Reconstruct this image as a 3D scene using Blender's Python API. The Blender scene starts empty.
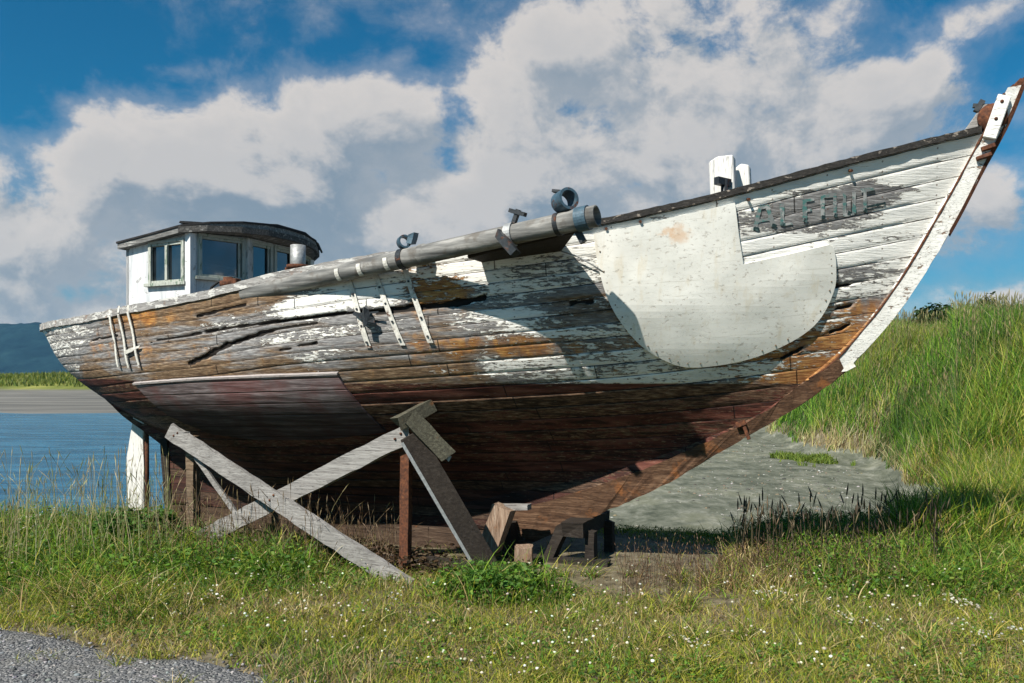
import bpy, bmesh, math, random
import numpy as np
from mathutils import Vector, Matrix, geometry
random.seed(7); RS = np.random.RandomState(11)
C = bpy.context.scene.collection
R = math.radians
scene = bpy.context.scene

# ------------------------------------------------------------------ camera
CZ = 1.7
cam = bpy.data.cameras.new('camera'); camo = bpy.data.objects.new('camera', cam); C.objects.link(camo)
camo.location = (0, 0, CZ); camo.rotation_euler = (R(90), 0, 0)
cam.sensor_width = 36; cam.lens = 800/1024*36; cam.shift_y = 41.5/1024
cam.clip_start = .05; cam.clip_end = 30000
scene.camera = camo
scene.view_settings.view_transform = 'Standard'; scene.view_settings.look = 'None'
scene.view_settings.exposure = 0.66; scene.view_settings.gamma = 1

# ------------------------------------------------------------------ material helper
class Mat:
    def __init__(s, name, world=False):
        if world:
            s.m = bpy.data.worlds.new(name)
        else:
            s.m = bpy.data.materials.new(name)
        s.m.use_nodes = True; s.t = s.m.node_tree; s.t.nodes.clear()
        s._o = None
    def n(s, ty, props=None, **ins):
        nd = s.t.nodes.new(ty)
        for k, v in (props or {}).items(): setattr(nd, k, v)
        for k, v in ins.items():
            key = int(k[1:]) if k[0] == 'i' and k[1:].isdigit() else k.replace('_', ' ')
            s.put(nd.inputs[key], v)
        return nd
    def put(s, sock, v):
        if isinstance(v, bpy.types.NodeSocket): s.t.links.new(v, sock)
        else:
            if sock.type == 'RGBA' and isinstance(v, (tuple, list)) and len(v) == 3: v = (*v, 1)
            sock.default_value = v
    def obj(s):
        if s._o is None: s._o = s.n('ShaderNodeTexCoord').outputs['Object']
        return s._o
    def math(s, op, a, b=0., c=0., clamp=False):
        return s.n('ShaderNodeMath', {'operation': op, 'use_clamp': clamp}, i0=a, i1=b, i2=c).outputs[0]
    def vm(s, op, a, b=(0, 0, 0)):
        nd = s.n('ShaderNodeVectorMath', {'operation': op}, i0=a)
        if b is not None: s.put(nd.inputs[1], b)
        return nd.outputs['Value'] if op in ('LENGTH', 'DOT_PRODUCT', 'DISTANCE') else nd.outputs[0]
    def noise(s, vec, scale=1., detail=4., rough=.55, dist=0., col=False):
        nd = s.n('ShaderNodeTexNoise', None, Vector=vec, Scale=scale, Detail=detail, Roughness=rough, Distortion=dist)
        return nd.outputs[1 if col else 0]
    def step(s, v, a, b, lo=0., hi=1.):
        return s.n('ShaderNodeMapRange', {'interpolation_type': 'SMOOTHSTEP'}, i0=v, i1=a, i2=b, i3=lo, i4=hi).outputs[0]
    def lin(s, v, a, b, lo=0., hi=1.):
        return s.n('ShaderNodeMapRange', None, i0=v, i1=a, i2=b, i3=lo, i4=hi).outputs[0]
    def mix(s, f, a, b, mode='MIX'):
        nd = s.n('ShaderNodeMix', {'data_type': 'RGBA', 'blend_type': mode})
        s.put(nd.inputs[0], f); s.put(nd.inputs[6], a); s.put(nd.inputs[7], b)
        return nd.outputs[2]
    def ramp(s, f, stops):
        nd = s.n('ShaderNodeValToRGB', None, Fac=f); e = nd.color_ramp.elements
        while len(e) < len(stops): e.new(.5)
        for i, (p, c) in enumerate(stops): e[i].position = p; e[i].color = (*c, 1)
        return nd.outputs[0]
    def sep(s, v):
        nd = s.n('ShaderNodeSeparateXYZ', None, Vector=v); return nd.outputs
    def comb(s, x=0., y=0., z=0.):
        return s.n('ShaderNodeCombineXYZ', None, X=x, Y=y, Z=z).outputs[0]
    def attr(s, name):
        return s.n('ShaderNodeAttribute', {'attribute_name': name}).outputs
    def bump(s, h, strength=.5, dist=.01, normal=None):
        nd = s.n('ShaderNodeBump', None, Height=h, Strength=strength, Distance=dist)
        if normal is not None: s.put(nd.inputs['Normal'], normal)
        return nd.outputs[0]
    def out(s, color, rough=.8, normal=None, spec=.3, metal=0., **kw):
        p = s.n('ShaderNodeBsdfPrincipled')
        s.put(p.inputs['Base Color'], color); s.put(p.inputs['Roughness'], rough); s.put(p.inputs['Metallic'], metal)
        s.put(p.inputs['Specular IOR Level'], spec)
        for k, v in kw.items(): s.put(p.inputs[k.replace('_', ' ')], v)
        if normal is not None: s.put(p.inputs['Normal'], normal)
        return s.surf(p.outputs[0])
    def surf(s, sh):
        o = s.n('ShaderNodeOutputMaterial'); s.t.links.new(sh, o.inputs[0]); return s.m

# ------------------------------------------------------------------ object helpers
def tag(o, label=None, cat=None, group=None, kind=None):
    if label: o['label'] = label
    if cat: o['category'] = cat
    if group: o['group'] = group
    if kind: o['kind'] = kind
    return o
def empty(name, loc, rz=0, label=None, cat=None, group=None):
    o = bpy.data.objects.new(name, None); C.objects.link(o); o.location = loc; o.rotation_euler = (0, 0, rz)
    o.empty_display_size = .2
    return tag(o, label, cat, group)
def link(name, me, mat, parent=None, smooth=False):
    if mat: me.materials.append(mat)
    if smooth: me.polygons.foreach_set('use_smooth', [True]*len(me.polygons))
    o = bpy.data.objects.new(name, me); C.objects.link(o)
    if parent: o.parent = parent
    return o
def arr_mesh(name, V, F):
    """V (n,3); F list of int arrays (m,k)"""
    me = bpy.data.meshes.new(name)
    V = np.asarray(V, np.float32); me.vertices.add(len(V)); me.vertices.foreach_set('co', V.ravel())
    li = []; ls = []; tot = 0
    for f in F:
        f = np.asarray(f, np.int32)
        if len(f) == 0: continue
        ls.append(tot + np.arange(len(f))*f.shape[1]); li.append(f.ravel()); tot += f.size
    li = np.concatenate(li); ls = np.concatenate(ls)
    me.loops.add(len(li)); me.loops.foreach_set('vertex_index', li)
    me.polygons.add(len(ls)); me.polygons.foreach_set('loop_start', ls.astype(np.int32))
    me.update(calc_edges=True); me.validate()
    return me
def grid_faces(nr, nc, flip=False):
    i = np.arange(nr-1)[:, None]*nc + np.arange(nc-1)[None]
    q = np.stack([i, i+1, i+nc+1, i+nc], -1).reshape(-1, 4)
    return q[:, ::-1] if flip else q
class MB:
    def __init__(s): s.bm = bmesh.new()
    def box(s, c, size, rot=None, bev=0.):
        """c centre; size full; rot Matrix 3x3"""
        M = (rot.to_4x4() if rot is not None else Matrix.Identity(4))
        r = bmesh.ops.create_cube(s.bm, size=1, matrix=Matrix.Translation(c) @ M @ Matrix.Diagonal((*size, 1)))
        if bev > 0:
            ed = list({e for v in r['verts'] for e in v.link_edges})
            bmesh.ops.bevel(s.bm, geom=ed, offset=bev, segments=1, affect='EDGES', profile=.5)
        return s
    def beam(s, a, b, w, h, up=(0, 0, 1), bev=.006, jag=0.):
        a = Vector(a); b = Vector(b); d = b-a; L = d.length; x = d.normalized()
        y = Vector(up).cross(x).normalized(); z = x.cross(y)
        Rm = Matrix((x, y, z)).transposed()
        n = max(2, int(L/.12)); vs = []
        for i in range(n+1):
            t = i/n; row = []
            for (p, q) in ((-1, -1), (1, -1), (1, 1), (-1, 1)):
                j = Vector((random.uniform(-1, 1)*jag*(6 if i in (0, n) else 0), random.uniform(-1, 1)*jag, random.uniform(-1, 1)*jag))
                row.append(s.bm.verts.new(a + Rm @ (Vector((t*L, p*w/2, q*h/2)) + j)))
            vs.append(row)
        nf = []
        for i in range(n):
            for k in range(4):
                nf.append(s.bm.faces.new((vs[i][k], vs[i][(k+1) % 4], vs[i+1][(k+1) % 4], vs[i+1][k])))
        nf.append(s.bm.faces.new(vs[0][::-1])); nf.append(s.bm.faces.new(vs[-1]))
        if bev > 0:
            ed = [e for f in nf for e in f.edges if len(e.link_faces) == 2 and e.calc_face_angle(0) > .8]
            bmesh.ops.bevel(s.bm, geom=list(set(ed)), offset=bev, segments=1, affect='EDGES')
        return s
    def tube(s, pts, r, seg=12, cap=True, radii=None, hollow=0.):
        pts = [Vector(p) for p in pts]; rings = []
        for i, p in enumerate(pts):
            d = (pts[min(i+1, len(pts)-1)] - pts[max(i-1, 0)]).normalized()
            u = d.orthogonal().normalized() if i == 0 else (pu - d*pu.dot(d)).normalized()
            pu = u; v = d.cross(u); rr = radii[i] if radii else r
            rings.append([s.bm.verts.new(p + (u*math.cos(a)+v*math.sin(a))*rr) for a in [2*math.pi*k/seg for k in range(seg)]])
        for i in range(len(rings)-1):
            for k in range(seg):
                f = s.bm.faces.new((rings[i][k], rings[i][(k+1) % seg], rings[i+1][(k+1) % seg], rings[i+1][k])); f.smooth = True
        if cap: s.bm.faces.new(rings[0][::-1]); s.bm.faces.new(rings[-1])
        return s
    def lathe(s, org, axis, prof, seg=24):
        """prof list (t along axis, radius)"""
        ax = Vector(axis).normalized(); u = ax.orthogonal().normalized(); v = ax.cross(u); org = Vector(org); rings = []
        for t, r in prof:
            rings.append([s.bm.verts.new(org+ax*t+(u*math.cos(a)+v*math.sin(a))*max(r, 1e-4)) for a in [2*math.pi*k/seg for k in range(seg)]])
        for i in range(len(rings)-1):
            for k in range(seg):
                f = s.bm.faces.new((rings[i][k], rings[i][(k+1) % seg], rings[i+1][(k+1) % seg], rings[i+1][k])); f.smooth = True
        return s
    def prism(s, poly, n0, thick, bev=0.):
        """poly: list of 3D points; extrude along n0 by thick"""
        n0 = Vector(n0).normalized()*thick
        a = [s.bm.verts.new(Vector(p)-n0/2) for p in poly]; b = [s.bm.verts.new(Vector(p)+n0/2) for p in poly]
        n = len(poly); fs = [s.bm.faces.new(a[::-1]), s.bm.faces.new(b)]
        for i in range(n): fs.append(s.bm.faces.new((a[i], a[(i+1) % n], b[(i+1) % n], b[i])))
        if bev: bmesh.ops.bevel(s.bm, geom=list({e for f in fs for e in f.edges}), offset=bev, segments=1, affect='EDGES')
        return s
    def sweep(s, rails):
        """rails: list of rows, each row a closed loop of 3D points (same count)"""
        rows = [[s.bm.verts.new(Vector(p)) for p in r] for r in rails]; n = len(rows[0])
        for i in range(len(rows)-1):
            for k in range(n): s.bm.faces.new((rows[i][k], rows[i][(k+1) % n], rows[i+1][(k+1) % n], rows[i+1][k]))
        s.bm.faces.new(rows[0][::-1]); s.bm.faces.new(rows[-1]); return s
    def build(s, name, mat, parent=None, smooth=False):
        bmesh.ops.recalc_face_normals(s.bm, faces=s.bm.faces)
        me = bpy.data.meshes.new(name); s.bm.to_mesh(me); s.bm.free()
        return link(name, me, mat, parent, smooth)

# value noise in numpy
_perm = RS.rand(256, 256)
def vnoise(x, y, sc=1.):
    x = np.asarray(x)*sc+500.3; y = np.asarray(y)*sc+500.7
    xi = np.floor(x).astype(int); yi = np.floor(y).astype(int); fx = x-xi; fy = y-yi
    fx = fx*fx*(3-2*fx); fy = fy*fy*(3-2*fy)
    g = lambda a, b: _perm[a % 256, b % 256]
    return (g(xi, yi)*(1-fx)+g(xi+1, yi)*fx)*(1-fy)+(g(xi, yi+1)*(1-fx)+g(xi+1, yi+1)*fx)*fy
def fbm(x, y, sc=1., o=4):
    t = 0; a = .5
    for i in range(o): t = t+a*vnoise(x, y, sc*2**i)+0*x; a *= .5
    return t/(1-.5**o)
def sstep(x, a, b):
    t = np.clip((np.asarray(x, float)-a)/(b-a), 0, 1); return t*t*(3-2*t)

# ------------------------------------------------------------------ boat lines
U = np.array([.9121, -.41]); U /= np.linalg.norm(U); N = np.array([U[1], -U[0]]); ORG = np.array([0., 8.1])
def bw(s, b, z):   # boat -> world
    return (ORG[0]+s*U[0]+b*N[0], ORG[1]+s*U[1]+b*N[1], z)
STEM = [(.2, -.05), (.45, .25), (.8, 1.2), (1.14, 1.97), (1.42, 2.5), (1.68, 2.82), (2.02, 3.18), (2.51, 3.54), (3.14, 3.88), (3.55, 4.12), (3.75, 4.24)]
STERN = [(.2, -4.62), (.85, -4.72), (1.03, -5.0), (1.3, -5.55), (1.57, -5.97), (2.0, -6.43), (2.3, -6.6), (2.45, -6.7), (4, -6.72)]
SHEER = [(-6.8, 2.38), (-5.8, 2.345), (-4.67, 2.35), (-3.57, 2.42), (-2.68, 2.49), (-1.48, 2.66), (0, 2.81), (1.22, 2.96), (2.06, 3.13), (3.17, 3.43), (4.15, 3.70)]
MID = [(0, .03), (.1, .10), (.2, .24), (.3, .42), (.4, .62), (.5, .80), (.6, .92), (.75, 1.0), (1, 1.0)]
def mono(pts, x):
    p = np.array(pts); x = np.asarray(x, float); xs, ys = p[:, 0], p[:, 1]
    h = np.diff(xs); d = np.diff(ys)/h; m = np.zeros(len(xs)); m[0] = d[0]; m[-1] = d[-1]
    for i in range(1, len(xs)-1):
        if d[i-1]*d[i] > 0:
            w1 = 2*h[i]+h[i-1]; w2 = h[i]+2*h[i-1]; m[i] = (w1+w2)/(w1/d[i-1]+w2/d[i])
    x = np.clip(x, xs[0], xs[-1]); i = np.clip(np.searchsorted(xs, x)-1, 0, len(h)-1); t = (x-xs[i])/h[i]; hh = h[i]
    return (2*t**3-3*t**2+1)*ys[i]+(t**3-2*t**2+t)*hh*m[i]+(-2*t**3+3*t**2)*ys[i+1]+(t**3-t**2)*hh*m[i+1]
def zs(s): return mono(SHEER, s)
def hb(s, z):
    s = np.asarray(s, float); z = np.asarray(z, float)
    s0 = mono(STERN, z); s1 = mono(STEM, z); w = np.clip((s-s0)/(s1-s0), 0, 1); sh = zs(s); wm = .46
    x = np.where(w > wm, (w-wm)/(1-wm), (wm-w)/wm)
    fl = np.where(w > wm, .2+.5*x**2, .2+1.0*x**3); zr = np.clip((z-fl)/(sh-fl), 0, 1); m = mono(MID, zr)
    bow = 1-x**(1.75+.55*zr); st = np.clip(1-x**(1.75+.9*zr), 0, 1)**(.9-.25*zr)
    return 1.62*m*np.where(w > wm, bow, st)
def L(s, b, z): return Vector((s, -b, z))          # boat local coordinates (x forward, y to the far side)
BOAT = empty('fishing_boat', (ORG[0], ORG[1], 0), math.atan2(U[1], U[0]),
             'old wooden fishing boat with peeling white paint and rust streaks, propped up on land', 'boat')

# wear samples on the planking: (s, z, white paint, rust, brown wood)
WEAR = [(-6.4,2.3,.75,.05,.0),(-5.2,2.14,.6,.1,.1),(-5.2,1.9,.45,.35,.3),(-4.6,2.25,.55,.25,.1),(-3.94,2.1,.4,.55,.3),(-4.27,1.79,.1,.3,.8),(-3.94,1.85,.3,.3,.4),
 (-3.4,2.38,.35,.65,.7),(-2.97,2.36,.2,.5,.8),(-2.97,2.2,.35,.1,.4),(-2.97,2.0,.15,.45,.5),(-2.3,2.42,.15,.25,.8),(-2.2,2.25,.55,.1,.3),(-2.18,2.0,.35,.45,.3),(-1.7,2.5,.3,.1,.7),
 (-2.6,1.82,.12,.3,.9),(-1.6,1.86,.2,.3,.6),(-1.37,2.4,.8,.0,.1),(-1.37,2.1,.5,.15,.3),(-1.3,1.95,.5,.35,.3),(-.7,2.5,.95,.0,.1),(-.58,2.2,.4,.05,.2),(-.58,2.0,.3,.3,.4),(-.6,1.8,.12,.4,.8),
 (-.15,2.62,.7,.75,.3),(-.05,2.5,.45,.95,.5),(-.1,2.25,.3,.5,.5),(.04,2.02,.35,.75,.5),(.04,1.8,.3,.4,.7),(.3,2.6,.8,.5,.1),(.3,2.2,.6,.3,.3),(.4,1.85,.6,.35,.4),(.62,2.45,.7,.1,.1),(.62,2.2,.7,.25,.3),
 (.62,2.02,.35,.7,.5),(.62,1.8,.58,.3,.4),(.9,2.65,.6,.05,.1),(1.0,2.35,.4,.1,.6),(1.1,2.0,.5,.55,.4),(1.1,1.8,.60,.35,.3),(1.3,2.9,.9,.2,.0),(1.6,1.78,.66,.35,.2),(2.0,1.77,.62,.45,.3),(2.45,1.8,.6,.6,.3),
 (2.75,1.78,.35,.95,.4),(2.98,1.82,.3,1.0,.4),(3.1,2.05,.35,.95,.3),(2.95,1.98,.5,.8,.3),(3.1,2.3,.55,.55,.3),(3.3,2.3,.4,.85,.3),(3.35,2.55,.6,.45,.1),(3.3,2.8,.85,.1,.0),(3.7,3.1,.95,.1,.0),(3.9,3.45,.95,.05,.0),
 (3.65,2.95,.8,.1,.0),(2.5,3.0,.55,.05,.0),(3.0,3.12,.25,.0,.0),(3.25,3.22,.25,.0,.0),(2.7,3.02,.35,.0,.0),(3.5,3.35,.9,.0,.0),(2.7,2.85,.85,.0,.0),(3.2,2.62,.6,.25,.1),(2.5,2.75,.85,.0,.0),(2.3,3.15,.9,.2,.0),(3.0,3.32,.95,.05,.0)]
WEAR = np.array(WEAR)
GAPS = [([(-3.26,2.11),(-2.6,2.175),(-1.94,2.24),(-1.4,2.28),(-.91,2.315)],[.004,.011,.018,.012,.014]),
        ([(-.9,2.315),(-.43,2.33),(0.06,2.37),(.36,2.41)],[.012,.026,.038,.030]),
        ([(-2.72,1.89),(-2.5,1.95),(-2.24,2.05),(-1.9,2.14),(-1.6,2.20),(-1.2,2.235)],[.020,.032,.034,.028,.014,.004]),
        ([(2.86,2.47),(3.0,2.49),(3.16,2.51)],[.008,.02,.01]), ([(3.05,2.32),(3.2,2.36)],[.016,.014]),([(3.0,2.13),(3.14,2.18)],[.016,.012]),([(2.62,1.92),(2.78,1.99)],[.016,.012]),
        ([(-1.6,2.0),(-1.2,2.06)],[.004,.012]),([(1.05,2.36),(1.22,2.38)],[.02,.02]),
        ([(-2.6,2.34),(-2.0,2.43)],[.014,.02]),([(-4.3,2.16),(-3.8,2.19)],[.006,.008])]
def wear_at(s, z):
    shp = s.shape; s = s.ravel(); z = z.ravel()
    jit = (fbm(s*1.1, z*4, 3., 3)-.5)*.25; s2 = s+jit; z2 = z+jit*.3
    w = 1/(((s2[:, None]-WEAR[None, :, 0])/1.6)**2+((z2[:, None]-WEAR[None, :, 1])/.55)**2+2e-4)**1.6
    w /= w.sum(1, keepdims=True); out = w @ WEAR[:, 2:5]
    gap = np.zeros(len(s))
    for pts, wd in GAPS:
        p = np.array(pts); xs = p[:, 0]; zc = np.interp(s, xs, p[:, 1]); ww = np.interp(s, xs, wd)
        ww = ww*(.45+.7*vnoise(s, s*0, 14.)); zc = zc+(vnoise(s, s*0+7, 9.)-.5)*.012
        inside = sstep(s, xs[0]-.03, xs[0]+.01)*(1-sstep(s, xs[-1]-.01, xs[-1]+.03))
        gap = np.maximum(gap, inside*(1-sstep(np.abs(z-zc), ww*.75, ww*1.1+.004)))
    return np.column_stack([out, gap]).reshape(*shp, 4)
NP = 25
def hull_grid(ncol, fr, side):
    w = np.linspace(0, 1, ncol); w = .5-.5*np.cos(np.pi*w)*.55-.5*(1-2*w)*.45; w = np.clip(w, 0, 1)
    v = []; off = []; rp = np.random.RandomState(3)
    for k in range(NP):
        o = rp.uniform(-.003, .004)
        for f, g in fr: v.append((k+f)/NP); off.append(-.012 if g else o)
    v.append(1.); off.append(0.); v = np.array(v); off = np.array(off)
    W, V = np.meshgrid(w, v); z = .2+V*2.4
    for it in range(25):
        s = mono(STERN, z)+(mono(STEM, z)-mono(STERN, z))*W
        z = .2+V*(zs(s)-.2)
    b = hb(s, z)
    # slightly wandering seams, proud planks
    b = b + off[:, None]*sstep(b, .03, .2) + (fbm(s*.8, z*3, 1.5, 3)-.5)*.012*sstep(b, .05, .3)
    zz = z + (vnoise(s, V*NP*.0+3, 1.3)-.5)*.0*V
    return W, V, s, zz, b
def build_hull():
    fr = [(0., 1), (.07, 0), (.22, 0), (.4, 0), (.6, 0), (.78, 0), (.93, 0)]
    W, V, s, z, b = hull_grid(820, fr, 1)
    zone = wear_at(s, z); b1 = b - zone[..., 3]*.03
    Vn = np.stack([s, -b1, z], -1).reshape(-1, 3)
    W2, V2, s2, z2, b2 = hull_grid(160, [(0., 0), (.5, 0)], -1)
    Vf = np.stack([s2, b2, z2], -1).reshape(-1, 3)
    F1 = grid_faces(*s.shape); F2 = grid_faces(*s2.shape, flip=True)+len(Vn)
    me = arr_mesh('hull', np.vstack([Vn, Vf]), [F1, F2])
    zone2 = wear_at(s2, z2)
    a = me.color_attributes.new('zone', 'FLOAT_COLOR', 'POINT'); a.data.foreach_set('color', np.vstack([zone.reshape(-1, 4), zone2.reshape(-1, 4)]).astype(np.float32).ravel())
    a = me.attributes.new('pl', 'FLOAT_VECTOR', 'POINT')
    P = np.vstack([np.stack([s, V*NP, z], -1).reshape(-1, 3), np.stack([s2, V2*NP, z2], -1).reshape(-1, 3)])
    a.data.foreach_set('vector', P.astype(np.float32).ravel())
    return me

def mat_hull():
    m = Mat('weathered_planking'); zn = m.attr('zone'); zc = m.n('ShaderNodeSeparateColor', None, Color=zn['Color'])
    white, rust, brown, gap = zc.outputs[0], zc.outputs[1], zc.outputs[2], zn['Alpha']
    P = m.attr('pl')['Vector']; s, pv, z = m.sep(P)
    wob = m.math('MULTIPLY_ADD', m.noise(m.comb(s, z, 0.), 2.2, 3), .10, pv)
    pid = m.math('FLOOR', pv); fr = m.math('FRACT', wob)
    seamd = m.math('MINIMUM', fr, m.math('SUBTRACT', 1., fr))
    brk = m.noise(m.comb(m.math('MULTIPLY', s, 1.6), pid, 0.), 3., 3)
    sw = m.lin(brk, .35, .7, .012, .075)
    seam = m.math('SUBTRACT', 1., m.step(seamd, 0., sw))
    seam = m.math('MULTIPLY', seam, m.lin(brk, .32, .5, .45, 1., ))
    rnd = m.n('ShaderNodeTexWhiteNoise', {'noise_dimensions': '1D'}, W=pid).outputs[0]
    jt = m.math('FRACT', m.math('MULTIPLY_ADD', rnd, 7.3, m.math('DIVIDE', s, 2.3)))
    joint = m.math('SUBTRACT', 1., m.step(m.math('MULTIPLY', m.math('MINIMUM', jt, m.math('SUBTRACT', 1., jt)), 2.3), 0.002, .006))
    # stretched grain coordinates, offset per plank
    gv = m.comb(m.math('MULTIPLY_ADD', rnd, 31., m.math('MULTIPLY', s, 1.3)), m.math('MULTIPLY', z, 11.), pid)
    g1 = m.noise(gv, 1.6, 6, .62); g2 = m.noise(gv, 7., 6, .7, .3)
    gf = m.noise(m.comb(m.math('MULTIPLY', s, 5.), m.math('MULTIPLY', z, 130.), pid), 1.5, 4, .6)
    chip = m.noise(m.comb(m.math('MULTIPLY', s, 6.), m.math('MULTIPLY', z, 22.), pid), 2.4, 8, .68, .4)
    drip = m.noise(m.comb(m.math('MULTIPLY', s, 5.), m.math('MULTIPLY', z, 3.2), pid), 1.7, 7, .68, .5)
    blot = m.noise(m.comb(s, z, 0.), 2.6, 5, .6, .5)
    # paint coverage
    lev = m.math('ADD', m.math('MULTIPLY', chip, .74), m.math('MULTIPLY', g1, .43))
    lev = m.math('ADD', lev, m.math('MULTIPLY', m.math('SUBTRACT', rnd, .5), .12))
    lev = m.math('ADD', lev, m.math('MULTIPLY', m.math('SUBTRACT', white, .57), .62))
    paint = m.step(lev, .555, .60)
    thin = m.step(lev, .50, .72)
    # bare wood colour
    grey = m.ramp(g2, [(.25, (.06, .055, .055)), (.5, (.19, .185, .185)), (.72, (.46, .46, .45))])
    brn = m.ramp(g2, [(.25, (.022, .011, .006)), (.5, (.14, .088, .05)), (.72, (.36, .26, .16))])
    wood = m.mix(m.step(m.math('ADD', m.math('MULTIPLY', brown, .8), m.math('MULTIPLY', m.math('SUBTRACT', g1, .5), 1.2)), .2, .55), grey, brn)
    rc = m.ramp(m.math('MULTIPLY_ADD', g2, .72, m.math('MULTIPLY', drip, .28)), [(.3, (.10, .03, .008)), (.48, (.32, .125, .025)), (.62, (.58, .31, .085)), (.8, (.68, .48, .24))])
    rm = m.math('ADD', m.math('MULTIPLY', rust, 1.02), m.math('MULTIPLY', m.math('SUBTRACT', m.math('MULTIPLY_ADD', drip, .42, m.math('MULTIPLY', blot, .58)), .5), 2.0))
    wood = m.mix(m.math('MULTIPLY', m.step(rm, .42, .8), .85), wood, rc)
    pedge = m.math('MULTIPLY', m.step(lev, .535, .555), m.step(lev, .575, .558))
    # paint colour, stained
    wp = m.ramp(m.noise(m.comb(s, m.math('MULTIPLY', z, 3.), 0.), 3.5, 5, .6), [(.3, (.62, .62, .60)), (.5, (.78, .77, .73)), (.7, (.87, .855, .81))])
    wp = m.mix(m.step(gf, .35, .15, 0., .35), wp, (.40, .40, .39))
    wp = m.mix(m.math('MULTIPLY', m.step(rm, .72, 1.25), .55), wp, (.62, .40, .18))
    wp = m.mix(m.math('MULTIPLY', m.step(lev, .66, .58), .35), wp, (.50, .46, .38))
    up = m.mix(paint, m.mix(m.math('MULTIPLY', thin, .35), wood, (.50, .49, .47)), wp)
    up = m.mix(m.math('MULTIPLY', pedge, .6), up, (.05, .035, .025))  # dark band round chips: painted shadow of the flake edge plus dirt
    # below the waterline: worn dark red bottom paint
    lowwood = m.ramp(g2, [(.30, (.008, .004, .003)), (.46, (.075, .038, .022)), (.58, (.20, .12, .075)), (.72, (.38, .27, .19))])
    lowred = m.ramp(g1, [(.3, (.018, .005, .004)), (.5, (.095, .028, .019)), (.7, (.20, .08, .055))])
    low = m.mix(m.step(m.math('ADD', chip, m.math('MULTIPLY', m.math('SUBTRACT', rnd, .5), .45)), .47, .54), lowwood, lowred)
    low = m.mix(m.step(m.noise(m.comb(m.math('MULTIPLY', s, 1.2), m.math('MULTIPLY', z, 9.), pid), 2.2, 5, .6), .5, .35, 0., .75), low, (.007, .004, .003))
    fle = m.step(m.math('ADD', m.math('MULTIPLY', chip, .5), m.math('MULTIPLY', gf, .5)), .60, .64)
    low = m.mix(m.math('MULTIPLY', fle, .5), low, (.36, .32, .28))
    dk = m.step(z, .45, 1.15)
    low = m.mix(dk, m.mix(.6, low, (.01, .008, .007)), low)  # shade under the hull painted in, near-black towards the keel
    # bare tan planks low on the forefoot
    edge = m.math('MULTIPLY_ADD', m.noise(m.comb(m.math('MULTIPLY', s, 6.), pid, 0.), 2., 3), .02, z)
    isup = m.step(edge, 1.698, 1.706)
    # planking under the stern is brown well above the line
    sh = m.math('MULTIPLY', m.step(s, -3.2, -5.2), .35)
    isup = m.step(m.math('SUBTRACT', edge, m.math('MULTIPLY', m.step(s, -3.0, -4.2), .05)), 1.698, 1.712)
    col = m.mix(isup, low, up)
    dark = m.math('MAXIMUM', m.math('MULTIPLY', seam, .92), m.math('MULTIPLY', joint, .75))
    dark = m.math('MAXIMUM', dark, m.step(gap, .3, .7))
    # nail holes
    nx = m.math('FRACT', m.math('MULTIPLY', s, 2.5)); ny = fr
    nd = m.math('ADD', m.math('POWER', m.math('MULTIPLY', m.math('SUBTRACT', nx, .5), .4), 2.), m.math('POWER', m.math('MULTIPLY', m.math('SUBTRACT', m.math('PINGPONG', ny, .5), .22), .11), 2.))
    nail = m.math('MULTIPLY', m.step(nd, .00006, .00002), m.step(rnd, .2, .3))
    col = m.mix(m.math('MULTIPLY', nail, .7), col, (.10, .045, .02))
    col = m.mix(dark, col, (.012, .009, .007))
    h = m.math('ADD', m.math('MULTIPLY', m.math('MULTIPLY', paint, isup), .35), m.math('MULTIPLY', g2, .55))
    h = m.math('ADD', h, m.math('MULTIPLY', gf, .25)); h = m.math('SUBTRACT', h, m.math('MULTIPLY', dark, 1.6))
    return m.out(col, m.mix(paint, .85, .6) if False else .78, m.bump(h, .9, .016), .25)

def mat_wood(name, cols, gs=(1.4, 22., 22.), rough=.85, sc=2.2, chip=None, chipcol=(.7, .69, .66), rustamt=0., obj_axis=0, bstr=.6):
    """weathered timber, grain along one object axis; chip = amount of remaining paint"""
    m = Mat(name); o = m.obj(); k = [gs[1]]*3; k[obj_axis] = gs[0]
    v = m.vm('MULTIPLY', o, tuple(k)); g = m.noise(v, sc, 6, .68, .2); f = m.noise(v, sc*4, 4, .6)
    c = m.ramp(m.math('MULTIPLY_ADD', f, .35, m.math('MULTIPLY', g, .65)), [(.3, cols[0]), (.5, cols[1]), (.7, cols[2])])
    b = m.noise(o, 1.7, 4)
    c = m.mix(m.step(b, .45, .7, 0., .35), c, tuple(x*.45 for x in cols[1]))
    if rustamt:
        r = m.noise(o, 5., 5, .65)
        c = m.mix(m.step(r, .62-.3*rustamt, .78-.3*rustamt, 0., .8), c, (.22, .085, .028))
    h = g
    if chip is not None:
        n = m.noise(m.vm('MULTIPLY', o, tuple(1. if i == obj_axis else 3. for i in range(3))), 6., 8, .68, .4)
        p = m.step(n, .62-.35*chip, .65-.35*chip); c = m.mix(p, c, m.mix(m.noise(o, 8., 4), chipcol, tuple(x*.75 for x in chipcol)))
        h = m.math('ADD', h, p)
    # drying cracks
    cr = m.noise(m.vm('MULTIPLY', o, tuple(.8 if i == obj_axis else 26. for i in range(3))), 2.2, 3, .5)
    ck = m.step(m.math('ABSOLUTE', m.math('SUBTRACT', cr, .5)), .0, .012, .55, 0.)
    c = m.mix(ck, c, (.02, .015, .012))
    return m.out(c, rough, m.bump(m.math('SUBTRACT', h, m.math('MULTIPLY', ck, 1.5)), bstr, .008), .2)

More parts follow.
